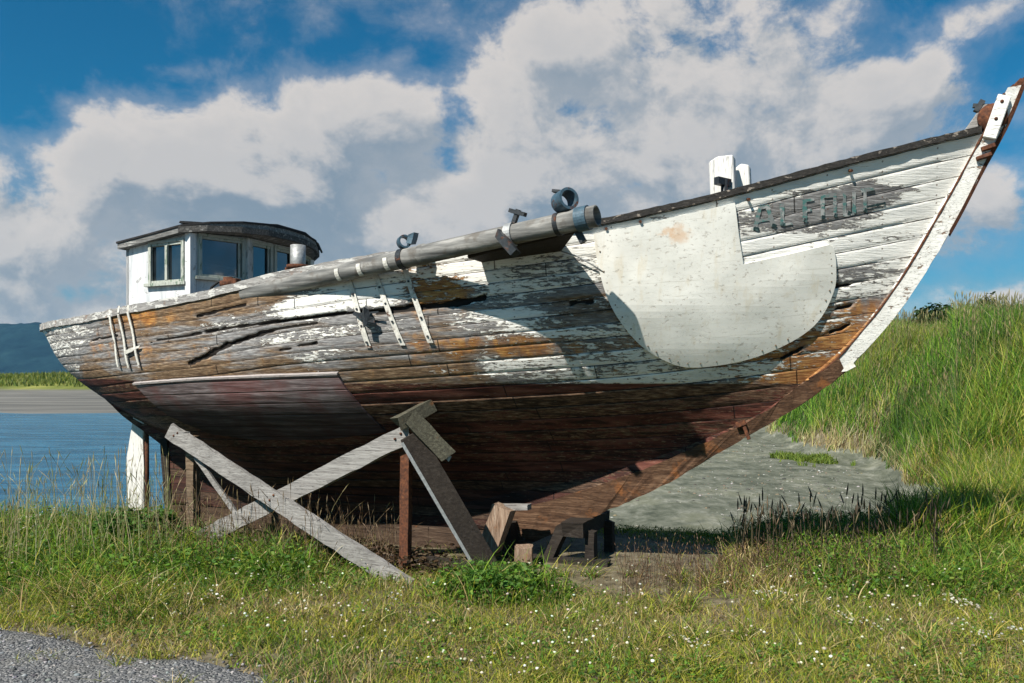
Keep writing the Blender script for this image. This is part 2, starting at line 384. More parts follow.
WHITE = (.76, .75, .71)
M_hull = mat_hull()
M_stem_white = mat_wood('chipped_white_stem', [(.10, .06, .04), (.22, .16, .12), (.36, .30, .24)], chip=.62, chipcol=(.80, .79, .75), rustamt=.35, sc=1.5)
M_stem_brown = mat_wood('bare_brown_keel_timber', [(.018, .009, .006), (.085, .045, .026), (.23, .14, .085)], rustamt=.22, sc=1.6)
M_keel = mat_wood('dark_brown_keel', [(.015, .010, .008), (.06, .038, .026), (.14, .10, .07)], rustamt=.08)
M_rail_dark = mat_wood('dark_cap_rail', [(.012, .012, .012), (.03, .028, .026), (.07, .062, .055)], chip=.12, chipcol=(.30, .26, .22))
M_rail_grey = mat_wood('grey_weathered_rail', [(.10, .09, .085), (.27, .26, .25), (.46, .45, .43)], rustamt=.1, chip=.28, chipcol=(.6, .59, .56))
M_grey = mat_wood('grey_board', [(.10, .09, .085), (.24, .23, .22), (.38, .37, .355)], gs=(1.4, 34., 34.), sc=1.6)
M_brown = mat_wood('brown_block', [(.05, .035, .022), (.15, .105, .07), (.30, .23, .16)], sc=2., rustamt=.1)
M_tan = mat_wood('tan_block', [(.09, .055, .035), (.25, .17, .12), (.45, .35, .27)], sc=2., rustamt=.15, obj_axis=2)
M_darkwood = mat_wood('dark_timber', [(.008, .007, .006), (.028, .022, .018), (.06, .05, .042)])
M_green = mat_wood('mossy_green_timber', [(.035, .03, .024), (.085, .08, .058), (.19, .18, .13)], sc=2.6, rustamt=.12)
M_deck = mat_wood('deck_planks', [(.06, .055, .05), (.16, .15, .14), (.28, .27, .25)])
M_sheath = mat_wood('faded_purple_sheathing', [(.06, .045, .045), (.19, .15, .15), (.34, .29, .295)], sc=1.5)
M_post_white = mat_wood('white_posts', [(.2, .18, .16), (.36, .33, .30), (.5, .48, .45)], chip=1.0, obj_axis=2)
M_rudder = mat_wood('rudder_white_wood', [(.2, .16, .13), (.42, .38, .34), (.62, .58, .54)], chip=.75, obj_axis=2, rustamt=.2)

def mat_metal(name, base, rust=.3, rough=.5, metal=.3):
    m = Mat(name); o = m.obj(); n = m.noise(o, 9., 7, .65, .3); n2 = m.noise(o, 40., 4)
    c = m.mix(m.step(n2, .35, .7), tuple(x*.7 for x in base), base)
    r = m.ramp(n2, [(.3, (.03, .011, .006)), (.6, (.11, .038, .016)), (.8, (.22, .09, .035))])
    f = m.step(n, .68-.45*rust, .78-.45*rust); c = m.mix(f, c, r)
    return m.out(c, m.lin(f, 0., 1., rough, .9), m.bump(m.math('ADD', n2, f), .4, .004), .4, m.lin(f, 0., 1., metal, 0.))
M_pipe = None
def mat_pipe():
    m = Mat('grey_pipe_plastic'); o = m.obj(); v = m.vm('MULTIPLY', o, (1., 14., 14.))
    n = m.noise(v, 1.5, 5, .6); n2 = m.noise(o, 7., 6, .6)
    c = m.ramp(n, [(.3, (.07, .07, .068)), (.5, (.17, .168, .16)), (.7, (.34, .33, .31))])
    c = m.mix(m.step(n2, .50, .66, 0., .7), c, (.10, .085, .07))
    return m.out(c, .75, m.bump(m.math('ADD', n, n2), .6, .01), .3)
M_pipe = mat_pipe()
M_bluegrey = mat_metal('blue_grey_painted_steel', (.06, .11, .15), .3, .5, .1)
M_darksteel = mat_metal('dark_steel', (.03, .035, .04), .3, .5, .3)
M_rust = mat_metal('rusty_iron', (.12, .05, .03), .85, .8, .1)
M_rustpost = mat_metal('rust_brown_post', (.13, .055, .03), .8, .8, .1)
M_steelgrey = mat_metal('blue_grey_strut', (.06, .075, .09), .15, .55, .2)
M_strap = mat_metal('white_painted_strap', (.66, .64, .58), .28, .6, .0)
M_stack = mat_metal('galvanised_stack', (.38, .39, .39), .18, .5, .4)
M_rubber = Mat('black_rubber').out((.012, .012, .013), .6)

# hull --------------------------------------------------------------
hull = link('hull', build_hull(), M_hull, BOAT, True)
sm = hull.modifiers.new('thick', 'SOLIDIFY'); sm.thickness = .05; sm.offset = -1

def offs(s, z, d):
    """point on the near planking moved out along its normal by d"""
    e = .01; b = float(hb(s, z))
    bs = (float(hb(s+e, z))-float(hb(s-e, z)))/(2*e); bz = (float(hb(s, z+e))-float(hb(s, z-e)))/(2*e)
    n = Vector((-bs, 1., -bz)); n.normalize()      # in (s, b, z)
    return L(s+n.x*d, b+n.y*d, z+n.z*d)
def dense(poly, step=.04):
    o = []
    for i in range(len(poly)):
        a = Vector(poly[i]); b = Vector(poly[(i+1) % len(poly)]); n = max(1, int((b-a).length/step))
        for k in range(n): o.append(a.lerp(b, k/n))
    return o
def smooth_poly(pts, n=8):
    """open Catmull-Rom through pts"""
    o = []
    P = [Vector(p) for p in pts]
    for i in range(len(P)-1):
        p0 = P[max(i-1, 0)]; p1 = P[i]; p2 = P[i+1]; p3 = P[min(i+2, len(P)-1)]
        for k in range(n):
            t = k/n; o.append(.5*((2*p1)+(p2-p0)*t+(2*p0-5*p1+4*p2-p3)*t*t+(3*p1-p0-3*p2+p3)*t**3))
    o.append(P[-1]); return o
def conform(name, poly, thick, mat, parent, step=.05, wave=.0, smooth=False):
    B = dense(poly, step); n = len(B); xs = [p[0] for p in B]; ys = [p[1] for p in B]
    pts = list(B); x = min(xs)
    while x < max(xs):
        y = min(ys)
        while y < max(ys):
            q = Vector((x, y)); ins = False
            for i in range(n):
                a = B[i]; b = B[(i+1) % n]
                if (a.y > q.y) != (b.y > q.y) and q.x < (b.x-a.x)*(q.y-a.y)/(b.y-a.y)+a.x: ins = not ins
            if ins and min((q-p).length for p in B) > step*.5: pts.append(q)
            y += step
        x += step
    vo, ed, fo = geometry.delaunay_2d_cdt(pts, [(i, (i+1) % n) for i in range(n)], [], 1, 1e-5)[:3]
    V = []; 
    for layer in (thick, .0):
        for p in vo:
            wv = wave*(float(fbm(np.array(p.x), np.array(p.y), 3., 2))-.5)
            V.append(offs(p.x, p.y, (layer+.002+(wv if layer else 0)) if layer else -.004))
    k = len(vo); F = []
    bm = bmesh.new(); vv = [bm.verts.new(v) for v in V]
    for f in fo: F.append(bm.faces.new([vv[i] for i in f]))
    ec = {}
    for f in fo:
        for i in range(len(f)):
            a, b = f[i], f[(i+1) % len(f)]; key = (min(a, b), max(a, b)); ec.setdefault(key, []).append((a, b))
    for key, l in ec.items():
        if len(l) == 1:
            a, b = l[0]; bm.faces.new((vv[b], vv[a], vv[a+k], vv[b+k]))
    bmesh.ops.recalc_face_normals(bm, faces=bm.faces)
    me = bpy.data.meshes.new(name); bm.to_mesh(me); bm.free()
    return link(name, me, mat, parent, smooth)

# white steel anchor plate on the bow
def mat_plate():
    m = Mat('white_plate_paint'); o = m.obj(); n = m.noise(o, 1.6, 5, .6); sp = m.noise(m.vm('MULTIPLY', o, (1., 1., 1.7)), 24., 5, .62, .3)
    c = m.ramp(n, [(.3, (.60, .60, .56)), (.5, (.74, .73, .68)), (.7, (.84, .83, .78))])
    x_, y_, z_ = m.sep(o); lf = m.math('FRACT', m.math('MULTIPLY', m.math('SUBTRACT', m.math('ADD', z_, m.math('MULTIPLY', m.noise(o, 3., 3), .03)), m.math('MULTIPLY', x_, .10)), 8.5)); ln = m.step(m.math('MINIMUM', lf, m.math('SUBTRACT', 1., lf)), .0, .05, 1., 0.); c = m.mix(m.math('MULTIPLY', ln, m.step(m.noise(o, 4., 4), .4, .65, 0., .45)), c, (.42, .40, .34))
    pit = m.step(sp, .61, .635); c = m.mix(m.math('MULTIPLY', pit, .38), c, m.mix(m.noise(o, 20.), (.12, .07, .04), (.35, .30, .22)))
    sc = m.noise(m.vm('MULTIPLY', o, (1., 1., 2.4)), 6., 7, .7, .6)
    c = m.mix(m.math('MULTIPLY', m.step(m.math('ABSOLUTE', m.math('SUBTRACT', sc, .52)), .0, .010, 1., 0.), .45), c, (.42, .40, .34))
    # rust bloom under the rail
    for p, r in (((1.92, -.97, 2.89), .10), ((1.80, -1.02, 2.91), .06)):
        d = m.vm('LENGTH', m.vm('SUBTRACT', o, p)); d = m.math('MULTIPLY_ADD', m.math('SUBTRACT', m.noise(o, 11., 6, .7), .5), .30, d)
        c = m.mix(m.step(d, r*1.1, r*.1, 0., .6), c, (.60, .36, .19))
    dr = m.noise(m.vm('MULTIPLY', o, (7., 7., .8)), 2., 5, .6)
    c = m.mix(m.step(dr, .52, .74, 0., .5), c, (.62, .54, .40))
    return m.out(c, .55, m.bump(m.math('SUBTRACT', m.math('MULTIPLY', n, .6), pit), .5, .006), .35)
M_plate = mat_plate()
right = smooth_poly([(3.03, 2.80), (3.045, 2.67), (3.03, 2.47), (2.90, 2.22), (2.65, 2.03), (2.31, 1.90), (1.92, 1.845), (1.70, 1.91), (1.52, 2.06), (1.36, 2.34), (1.29, 2.62), (1.26, 2.91)], 6)
top = [(1.28+i*(2.32-1.28)/10,) for i in range(11)]
poly = [(t[0], float(zs(t[0]))-.055) for t in top]+[(2.34, 2.9), (2.365, 2.665), (2.7, 2.745), (3.0, 2.825)]+[(p.x, p.y) for p in right]
plate = conform('anchor_plate', poly, .022, M_plate, BOAT, .05, .02, False)
_rv = None
for i in range(30):
    q = right[int(2+i*(len(right)-6)/29)]; cx_, cy_ = 2.15, 2.45; dv = Vector((cx_-q.x, cy_-q.y)).normalized()*.035
    P_ = offs(q.x+dv.x, q.y+dv.y, .024)
    if _rv is None:
        mb = MB(); mb.lathe(Vector((0, 0, 0)), (0, -1, 0), [(-.004, .007), (0, .007), (.003, .005), (.005, .0)], 8); _rv = mb.build('rivet', M_brown, plate)
    else:
        _rv = _rv.copy(); C.objects.link(_rv)
    _rv.location = P_
plate['label'] = 'smooth white metal plate with rounded corner on the bow'
# sheathing panel low on the quarter
poly = [(-3.61, 1.70), (-2.6, 1.745), (-1.8, 1.77), (-1.05, 1.79), (-.97, 1.55), (-.87, 1.25), (-1.6, 1.16), (-2.4, 1.14), (-3.0, 1.18), (-3.40, 1.37)]
def mat_sheath():
    m = Mat('purple_grey_sheathing'); o = m.obj(); x, y, z = m.sep(o)
    pz = m.math('MULTIPLY', m.math('SUBTRACT', z, m.math('MULTIPLY', x, .028)), 9.); pid = m.math('FLOOR', pz); fr = m.math('FRACT', pz)
    v = m.comb(m.math('MULTIPLY', x, 1.5), m.math('MULTIPLY', z, 18.), pid); g = m.noise(v, 1.8, 6, .65)
    rn = m.n('ShaderNodeTexWhiteNoise', {'noise_dimensions': '1D'}, W=pid).outputs[0]
    c = m.ramp(g, [(.3, (.05, .035, .035)), (.5, (.16, .125, .125)), (.68, (.33, .28, .285))])
    c = m.mix(m.step(m.noise(m.comb(x, z, 0.), 2., 4), .42, .62, 0., .6), c, (.16, .055, .05))
    sd = m.math('MINIMUM', fr, m.math('SUBTRACT', 1., fr)); c = m.mix(m.step(sd, .0, .06, .9, 0.), c, (.01, .008, .008))
    c = m.mix(m.step(z, 1.60, 1.36, 0., .75), c, m.mix(.5, (.016, .013, .013), (.03, .015, .012)))  # lower part fades to near-black: hull shade put into the colour
    return m.out(c, .85, m.bump(m.math('SUBTRACT', g, m.step(sd, .0, .08, 1., 0.)), .6, .01), .15)
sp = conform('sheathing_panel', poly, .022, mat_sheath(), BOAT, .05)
sp['label'] = 'purplish grey patch of planks under the waterline'
# light upper edge strip of that panel
mb = MB(); rows = []
for i in range(40):
    s = -3.62+i*(2.58/39); z = float(np.interp(s, [-3.61, -2.6, -1.8, -1.05], [1.70, 1.745, 1.77, 1.79]))
    rows.append([offs(s, z-.004, -.004), offs(s, z-.004, .034), offs(s, z+.012, .034), offs(s, z+.012, -.004)])
mb.sweep(rows).build('panel_batten', mat_wood('pale_batten', [(.2, .17, .16), (.38, .34, .33), (.55, .5, .49)]), BOAT)

# faded lettering ----------------------------------------------------
def mat_letter():
    m = Mat('faded_teal_lettering'); o = m.obj(); n = m.noise(m.vm('MULTIPLY', o, (1., 1., 2.2)), 16., 6, .66)
    c = m.mix(m.step(n, .44, .60), (.19, .20, .20), (.06, .17, .16)); c = m.mix(m.step(m.noise(o, 9., 6, .7), .52, .58), c, (.33, .34, .335))
    return m.out(c, .85)
def mat_letter_dark():
    m = Mat('dark_lettering_remains'); o = m.obj(); n = m.noise(o, 30., 4)
    return m.out(m.mix(m.step(n, .5, .65), (.012, .03, .032), (.07, .12, .12)), .85)
ML = mat_letter()
name = empty('x', (0, 0, 0)); bpy.data.objects.remove(name)
LB = bmesh.new()
def stroke(pts, w, jag=.25):
    prev = None; P = []
    for i in range(len(pts)-1):
        a = Vector(pts[i]); b = Vector(pts[i+1]); n = max(2, int((b-a).length/.018))
        for k in range(n+(i == len(pts)-2)): P.append(a.lerp(b, k/n))
    for i, p in enumerate(P):
        d = (P[min(i+1, len(P)-1)]-P[max(i-1, 0)]).normalized(); q = Vector((-d.y, d.x))*w/2*(1+random.uniform(-jag, jag))
        l = LB.verts.new(offs(p.x+q.x, p.y+q.y, .0065)); r = LB.verts.new(offs(p.x-q.x, p.y-q.y, .0065))
        if prev: LB.faces.new((prev[0], l, r, prev[1]))
        prev = (l, r)
def lt(s, t):   # s along, t 0..1 within letter height
    return (s, 2.965+.19*(s-2.5)+.0 + (t-.0)*.165 - .03)
stroke([lt(2.46, 0), lt(2.505, 1), lt(2.56, 1), lt(2.60, 0)], .032); stroke([lt(2.48, .4), lt(2.58, .4)], .026)
stroke([lt(2.665, 1), lt(2.665, 0)], .034); stroke([lt(2.665, .03), lt(2.74, .03)], .02)
stroke([lt(2.83, 1), lt(2.83, 0)], .030); stroke([lt(2.83, .95), lt(2.90, .95)], .022); stroke([lt(2.83, .5), lt(2.88, .5)], .02)
stroke([lt(2.96, 0), lt(2.96, 1), lt(3.05, 1), lt(3.05, .05)], .028)
stroke([lt(3.12, 1), lt(3.12, 0), lt(3.19, 0)], .026); stroke([lt(3.19, 0), lt(3.19, 1)], .026)
stroke([lt(3.27, 1), lt(3.27, 0)], .024); stroke([lt(3.24, .98), lt(3.34, .98)], .024)
nf0 = len(LB.faces)
_ofs = offs
def offs2(s, z, d): return _ofs(s, z, d+.002)
offs = offs2
for s_, w_ in ((2.47, .045), (2.60, .045), (2.665, .04), (2.83, .035), (2.96, .025), (3.05, .03), (3.15, .03), (3.27, .025)):
    stroke([lt(s_, -.02), lt(s_+.01, .13)], w_, .35)
stroke([lt(3.28, .2), lt(3.42, .24)], .02, .3)
offs = _ofs
LB.faces.ensure_lookup_table()
for f in LB.faces[nf0:]: f.material_index = 1
me = bpy.data.meshes.new('lettering'); LB.to_mesh(me); LB.free()
lo = link('faded_lettering', me, ML, BOAT); me.materials.append(mat_letter_dark()); lo['label'] = 'faded teal letters of the name on the bow'

# stem, keel, posts --------------------------------------------------
OUT = [(0.0, .0), (.953, .45), (1.534, .737), (2.254, 1.193), (2.757, 1.51), (3.116, 1.80), (3.534, 2.301), (3.896, 2.915), (4.14, 3.427), (4.30, 3.763), (4.40, 4.03)]
INN = [(0.0, .40), (1.151, .80), (1.901, 1.138), (2.425, 1.418), (2.757, 1.683), (3.05, 1.96), (3.46, 2.51), (3.805, 3.139), (4.045, 3.60), (4.14, 3.78), (4.25, 4.0)]
def along(P, t):
    return Vector(P[0]).lerp(Vector(P[0]), 0) if False else None
def timber(name, i0, i1, hw, mat, jag=.006, grow=0., start=0., end=0.):
    o = smooth_poly(OUT, 8); n = smooth_poly(INN, 8); a = int(i0*8); b = int(i1*8)
    rows = []
    for k in range(a, b+1):
        p = o[k]; q = n[k]; j = [random.uniform(-jag, jag) for _ in range(8)]
        q = q+(q-p).normalized()*.0; p = p+(p-q).normalized()*grow
        rows.append([L(p.x+j[0], hw*.75+j[1], p.y+j[2]), L(q.x, hw+.02, q.y+j[4]), L(q.x, -hw-.02, q.y+j[5]), L(p.x+j[6], -hw*.75, p.y+j[7])])
    return MB().sweep(rows).build(name, mat, BOAT)
INN = INN[:5]+[tuple(.72*np.array(INN[i])+.28*np.array(OUT[i])) for i in range(5, 11)]
timber('forefoot_timber', 0, 5.0, .085, M_stem_brown, .008)
st = timber('stem', 5.0, 10, .075, M_stem_white, .004)
n_ = smooth_poly(INN, 8)
MB().tube([L(q.x-.004, .094, q.y) for q in n_[34:79]], .008, 6, radii=[.006+.006*random.random() for q in n_[34:79]]).build('rabbet_seam', M_rust, BOAT)
# dark iron band on the leading edge of the stem
o_ = smooth_poly(OUT, 8); n_ = smooth_poly(INN, 8); rows = []
for k in range(56, 81):
    p = o_[k]; q = n_[k]; d = (p-q).normalized(); a = p-d*.012; b = p+d*.022
    rows.append([L(a.x, .066, a.y), L(b.x, .045, b.y), L(b.x, -.045, b.y), L(a.x, -.066, a.y)])
MB().sweep(rows).build('stem_band', M_rust, BOAT)
mb = MB()
rows = []
for i in range(24):
    s = -5.25+i*(5.24/23); j = random.uniform(-.006, .006); zt = .19 if s > -4.7 else .05
    rows.append([L(s, .085, -.12+j), L(s, .09+j, zt), L(s, -.09, zt), L(s, -.085, -.12)])
mb.sweep(rows).build('keel', M_keel, BOAT)
# stern post in front of the propeller aperture
MB().beam(L(-4.64, 0, -.05), L(-4.74, 0, 1.0), .14, .12, jag=.004).build('stern_post', M_darkwood, BOAT)
# rudder with rounded trailing edge
pr = [(-5.13, .02), (-5.11, .55), (-5.13, 1.0), (-5.10, 1.30), (-5.30, 1.32), (-5.36, 1.0), (-5.43, .75), (-5.42, .35), (-5.38, .02)]
rud = MB().prism([L(a, 0, b) for a, b in pr], (0, 1, 0), .07, .012).build('rudder', M_rudder, BOAT)
MB().tube([L(-5.09, 0, .0), L(-5.10, 0, 1.5)], .025, 8).build('rudder_stock', M_rust, rud)

# rails ----------------------------------------------------------------
def rail(name, s0, s1, w, h, dz, mat, out=.03, n=60, jag=.003, side=1):
    rows = []
    for i in range(n+1):
        s = s0+(s1-s0)*i/n; z = float(zs(s))+dz; b = float(hb(s, z-dz-.001)); e = .02
        j = [random.uniform(-jag, jag) for _ in range(4)]
        db = (float(hb(s+e, zs(s+e)))-float(hb(s-e, zs(s-e))))/(2*e); nx = -db/math.hypot(1, db); nb = 1/math.hypot(1, db)
        P = lambda o, zz: L(s+nx*o, side*max(b+nb*o, -.02 if o < 0 else .01), zz)
        rows.append([P(out+j[0], z+j[1]), P(out+j[0], z+h+j[2]), P(out-w, z+h+j[3]), P(out-w, z)])
    return MB().sweep(rows).build(name, mat, BOAT)
rail('cap_rail', 1.02, 4.10, .17, .050, .0, M_rail_dark, .035)
rail('cap_rail', 1.02, 4.10, .17, .050, .0, M_rail_dark, .035, side=-1)
rail('grey_rail', -6.55, 1.0, .20, .075, -.01, M_rail_grey, .02, 90, .005)
rail('grey_rail', -6.55, 1.0, .20, .075, -.01, M_rail_grey, .02, 60, .005, side=-1)
# deck
rows = []
for i in range(60):
    s = -6.3+i*(10.2/59); z = float(zs(s))-.32; b = max(float(hb(s, z))-.05, .02)
    rows.append([L(s, b, z-.04), L(s, b, z), L(s, 0, z+.05), L(s, -b, z), L(s, -b, z-.04)])
MB().sweep(rows).build('deck', M_deck, BOAT)

# stem head ---------------------------------------------------------------
def sz(pts, b): return [L(a, b, c) for a, c in pts]
MB().prism(sz([(4.12, 3.64), (4.21, 3.61), (4.315, 3.93), (4.225, 3.965)], .105), (0, 1, 0), .03, .006).build('cheek_plate', M_stem_white, BOAT)
MB().prism(sz([(4.12, 3.64), (4.21, 3.61), (4.315, 3.93), (4.225, 3.965)], -.105), (0, 1, 0), .03, .006).build('cheek_plate', M_stem_white, BOAT)
MB().lathe(L(4.19, .085, 3.80), (0, 1, 0), [(0, .0), (0, .105), (.02, .105), (.03, .07), (.14, .07), (.15, .105), (.17, .105), (.17, 0)]).build('anchor_roller', M_rust, BOAT)
MB().prism(sz([(3.98, 3.70), (4.09, 3.70), (4.17, 3.92), (4.13, 3.92)], .0), (0, 1, 0), .10, .01).build('knee_block', M_grey, BOAT)
mb = MB(); mb.beam(L(4.08, .03, 3.87), L(4.13, .03, 3.95), .05, .04); mb.beam(L(4.06, .03, 3.92), L(4.18, .03, 3.90), .03, .03); mb.build('cleat', M_darksteel, BOAT)
mb = MB(); mb.box(L(4.16, .0, 3.56), (.10, .215, .035), Matrix.Rotation(R(-15), 3, 'Y'), .004); mb.box(L(4.13, 0, 3.49), (.11, .225, .03), Matrix.Rotation(R(-15), 3, 'Y'), .004); mb.build('iron_strap', M_rust, BOAT)
mb = MB()
for a, b_, c in ((4.375, .02, 4.05), (4.41, .0, 4.07), (4.34, -.02, 4.03), (4.39, .03, 4.01)): mb.beam(L(a-.05, b_, c-.05), L(a+.02, b_, c+.03), .03, .035, jag=.005)
mb.build('rotten_tip', M_rust, BOAT)
for (a, c) in ((4.25, 3.90), (4.21, 3.77)):
    MB().lathe(L(a, .118, c), (0, -1, 0), [(0, .014), (.008, .013), (.012, .006), (.012, 0)], 10).build('bolt_head', M_rust, BOAT)
# eye bolts on planking near the rail
for (a, c) in ((3.16, 3.385), (2.42, 3.165), (1.62, 3.0), (1.36, 2.95)):
    p = offs(a, c, .0); q = offs(a, c, .04); MB().tube([p, q], .012, 8).build('bolt_head', M_rust, BOAT)

# bitts --------------------------------------------------------------------
bt = MB(); bt.prism([L(2.10, .5, 2.9), L(2.07, .5, 3.56), L(2.14, .5, 3.60), L(2.27, .5, 3.60), L(2.30, .5, 2.9)], (0, 1, 0), .14, .01).build('samson_post', M_post_white, BOAT)
bt2 = MB(); bt2.prism([L(2.27, .3, 2.95), L(2.255, .3, 3.54), L(2.30, .3, 3.575), L(2.37, .3, 3.555), L(2.40, .3, 2.95)], (0, 1, 0), .12, .01).build('samson_post', M_post_white, BOAT)
mb = MB(); mb.beam(L(2.16, .72, 3.36), L(2.24, .58, 3.36), .05, .06); mb.tube([L(2.21, .64, 3.1), L(2.21, .64, 3.38)], .028, 8); mb.build('fairlead', M_darksteel, BOAT)

# pipe lashed along the rail --------------------------------------------------
PA = L(-2.05, 1.555, 2.535); PB = L(1.508, 1.85, 2.912); pd = (PB-PA).normalized(); RP = .079
mb = MB(); mb.lathe(PA, pd, [(0, .0), (0, RP), (1.0, RP), (2.02, RP), (2.03, RP+.008), (2.07, RP+.008), (2.08, RP), (3.0, RP), ((PB-PA).length, RP), ((PB-PA).length, RP-.014), ((PB-PA).length-.3, RP-.014), ((PB-PA).length-.3, 0)], 28)
pipe = mb.build('boom_pipe', M_pipe, BOAT); pipe['label'] = 'long grey pipe strapped outside the rail'
def onp(s):  # point of the pipe axis at station s
    t = (s-PA.x)/(PB.x-PA.x); return PA.lerp(PB, t)
def ring(c, axis, r, w, th, mat, name, parent, arc=(0, 360), seg=28):
    ax = Vector(axis).normalized(); u = Vector((0, 0, 1)); u = (u-ax*u.dot(ax)).normalized(); v = ax.cross(u); mb = MB(); rows = []
    n = int(seg*(arc[1]-arc[0])/360)
    for i in range(n+1):
        a = R(arc[0]+(arc[1]-arc[0])*i/n); d = u*math.cos(a)+v*math.sin(a)
        rows.append([c+d*r-ax*w/2, c+d*(r+th)-ax*w/2, c+d*(r+th)+ax*w/2, c+d*r+ax*w/2])
    return mb.sweep(rows).build(name, mat, parent)
# end collar, with its open ring on top
ring(onp(1.40), pd, RP-.002, .09, .014, M_bluegrey, 'end_collar', pipe)
c = onp(1.25)+Vector((0, 0, RP+.085)); vax = Vector((.75, -.62, .1))
ring(c, vax, .062, .13, .020, M_bluegrey, 'clamp_ring', pipe)
MB().beam(onp(1.25)+Vector((0, 0, RP-.06)), onp(1.25)+Vector((0, 0, RP+.03)), .08, .10).build('clamp_neck', M_darksteel, pipe)
MB().box(c+Vector((-.06, 0, .075)), (.07, .05, .022), Matrix.Rotation(R(10), 3, 'Y'), .003).build('clamp_lug', M_darksteel, pipe)
ring(onp(1.20), pd, RP, .035, .008, M_darksteel, 'clamp_band', pipe)
MB().beam(onp(1.33)-Vector((0, -.05, RP-.02)), onp(1.38)-Vector((0, -.06, RP+.08)), .05, .05).build('clamp_lug', M_darksteel, pipe)
# ring clamp at the third strap
c = onp(-.215)+Vector((0, 0, RP+.060))
ring(c, vax, .040, .06, .016, M_bluegrey, 'clamp_ring', pipe)
MB().beam(c+Vector((.07, 0, -.01)), c+Vector((.09, 0, .065)), .07, .05, jag=.004).build('clamp_lug', M_bluegrey, pipe)
MB().beam(onp(-.22)+Vector((0, 0, RP-.03)), onp(-.22)+Vector((0, 0, RP+.045)), .05, .05).build('clamp_neck', M_darksteel, pipe)
ring(onp(-.22), pd, RP, .05, .008, M_darksteel, 'clamp_band', pipe)
# middle hinged clamp
ring(onp(.80), pd+Vector((.25, 0, 0)), RP+.002, .06, .012, M_stack, 'clamp_band', pipe, (-30, 200))
c = onp(.83); mb = MB(); mb.beam(c+Vector((-.10, -.10, .0)), c+Vector((.06, -.12, -.17)), .05, .06, jag=.004); mb.beam(c+Vector((.0, -.02, RP)), c+Vector((.04, -.02, RP+.10)), .04, .03); mb.beam(c+Vector((-.03, -.02, RP+.10)), c+Vector((.10, -.03, RP+.055)), .05, .03); mb.build('clamp_lug', M_darksteel, pipe)
# chock between pipe and planking, shaped for its shadow and coloured dark as shade
MB().prism([L(.35, 1.36, 2.75), L(.98, 1.2, 2.82), L(1.30, 1.73, 2.87), L(.35, 1.66, 2.75)], (0, 0, 1), .09, .008).build('pipe_chock', M_darkwood, BOAT)

# straps down the planking ---------------------------------------------------
def strap(name, a, b, w, mat, d0=.012, up=0., th=.008, curl=False):
    rows = []; n = 16
    for i in range(n+1):
        t = i/n; s = a[0]+(b[0]-a[0])*t; z = a[1]+(b[1]-a[1])*t; d = d0+.01*math.sin(t*9+a[0]*5)*.5
        z = min(z, float(zs(s))-.002)
        rows.append([offs(s-w/2, z, d), offs(s+w/2, z, d), offs(s+w/2, z, d+th), offs(s-w/2, z, d+th)])
    return MB().sweep(rows).build(name, mat, BOAT)
SA = [((-.87, 2.68), (-.68, 2.01)), ((-.63, 2.74), (-.37, 2.03)), ((-.35, 2.79), (-.12, 2.05))]
for i, (a, b) in enumerate(SA):
    s_ = strap('iron_strap', a, b, .048, M_strap)
    c = onp(a[0]); 
    r_ = ring(c, pd, RP+.002, .042, .007, M_strap, 'strap_loop', s_, (75, 150))
    for t in (.12, .3, .5, .72, .93):
        p = offs(a[0]+(b[0]-a[0])*t, a[1]+(b[1]-a[1])*t, .018); q = p+Vector((0, -.012, 0))
        MB().tube([p, q], .010, 8).build('bolt_head', M_darksteel, s_)
mb = MB(); p = offs(-.77, 2.30, .02); mb.beam(p, p+Vector((.17, -.05, -.06)), .05, .04, jag=.006); mb.beam(p+Vector((.10, -.03, .06)), p+Vector((.13, -.05, -.10)), .04, .05, jag=.006); mb.beam(p+Vector((0, -.02, 0)), p+Vector((.24, -.03, .01)), .012, .014, bev=0); mb.build('broken_bracket', M_darksteel, BOAT)
for a, b in (((-3.86, 2.43), (-3.78, 1.87)), ((-3.71, 2.45), (-3.60, 1.86)), ((-3.555, 2.45), (-3.42, 1.86))):
    s_ = strap('stern_strap', a, b, .030, M_strap, .02)
    MB().beam(offs(a[0], a[1]-.03, .024), offs(a[0], a[1]-.03, .024)+Vector((.0, .01, .07)), .028, .008, bev=0).build('strap_end', M_strap, s_)
MB().beam(offs(-3.60, 2.02, .03), offs(-3.43, 2.06, .03), .014, .03, bev=0, jag=.008).build('strap_cross_bar', M_strap, BOAT)
# bent rod hanging near the name plank end
MB().tube([offs(1.0, 2.78, .02), offs(1.12, 2.74, .04), offs(1.25, 2.66, .03), offs(1.33, 2.60, .02)], .006, 6).build('bent_wire', M_stack, BOAT)
MB().tube([offs(2.24, 1.30, .005)+Vector((0, -.0, .03)), offs(2.24, 1.26, .02)], .02, 6).build('bolt_head', M_rust, BOAT)
mb = MB(); mb.box(L(2.27, .13, 1.34), (.09, .03, .05), Matrix.Rotation(R(-20), 3, 'Y'), .004); mb.box(L(2.32, .13, 1.26), (.03, .03, .12), Matrix.Rotation(R(-20), 3, 'Y'), .003); mb.build('iron_bracket', M_rust, BOAT)
MB().prism([L(3.05, .02, 1.79), L(3.16, .02, 1.90), L(3.20, .02, 1.84), L(3.13, .02, 1.80)], (0, 1, 0), .09).build('torn_flashing', M_strap, BOAT)

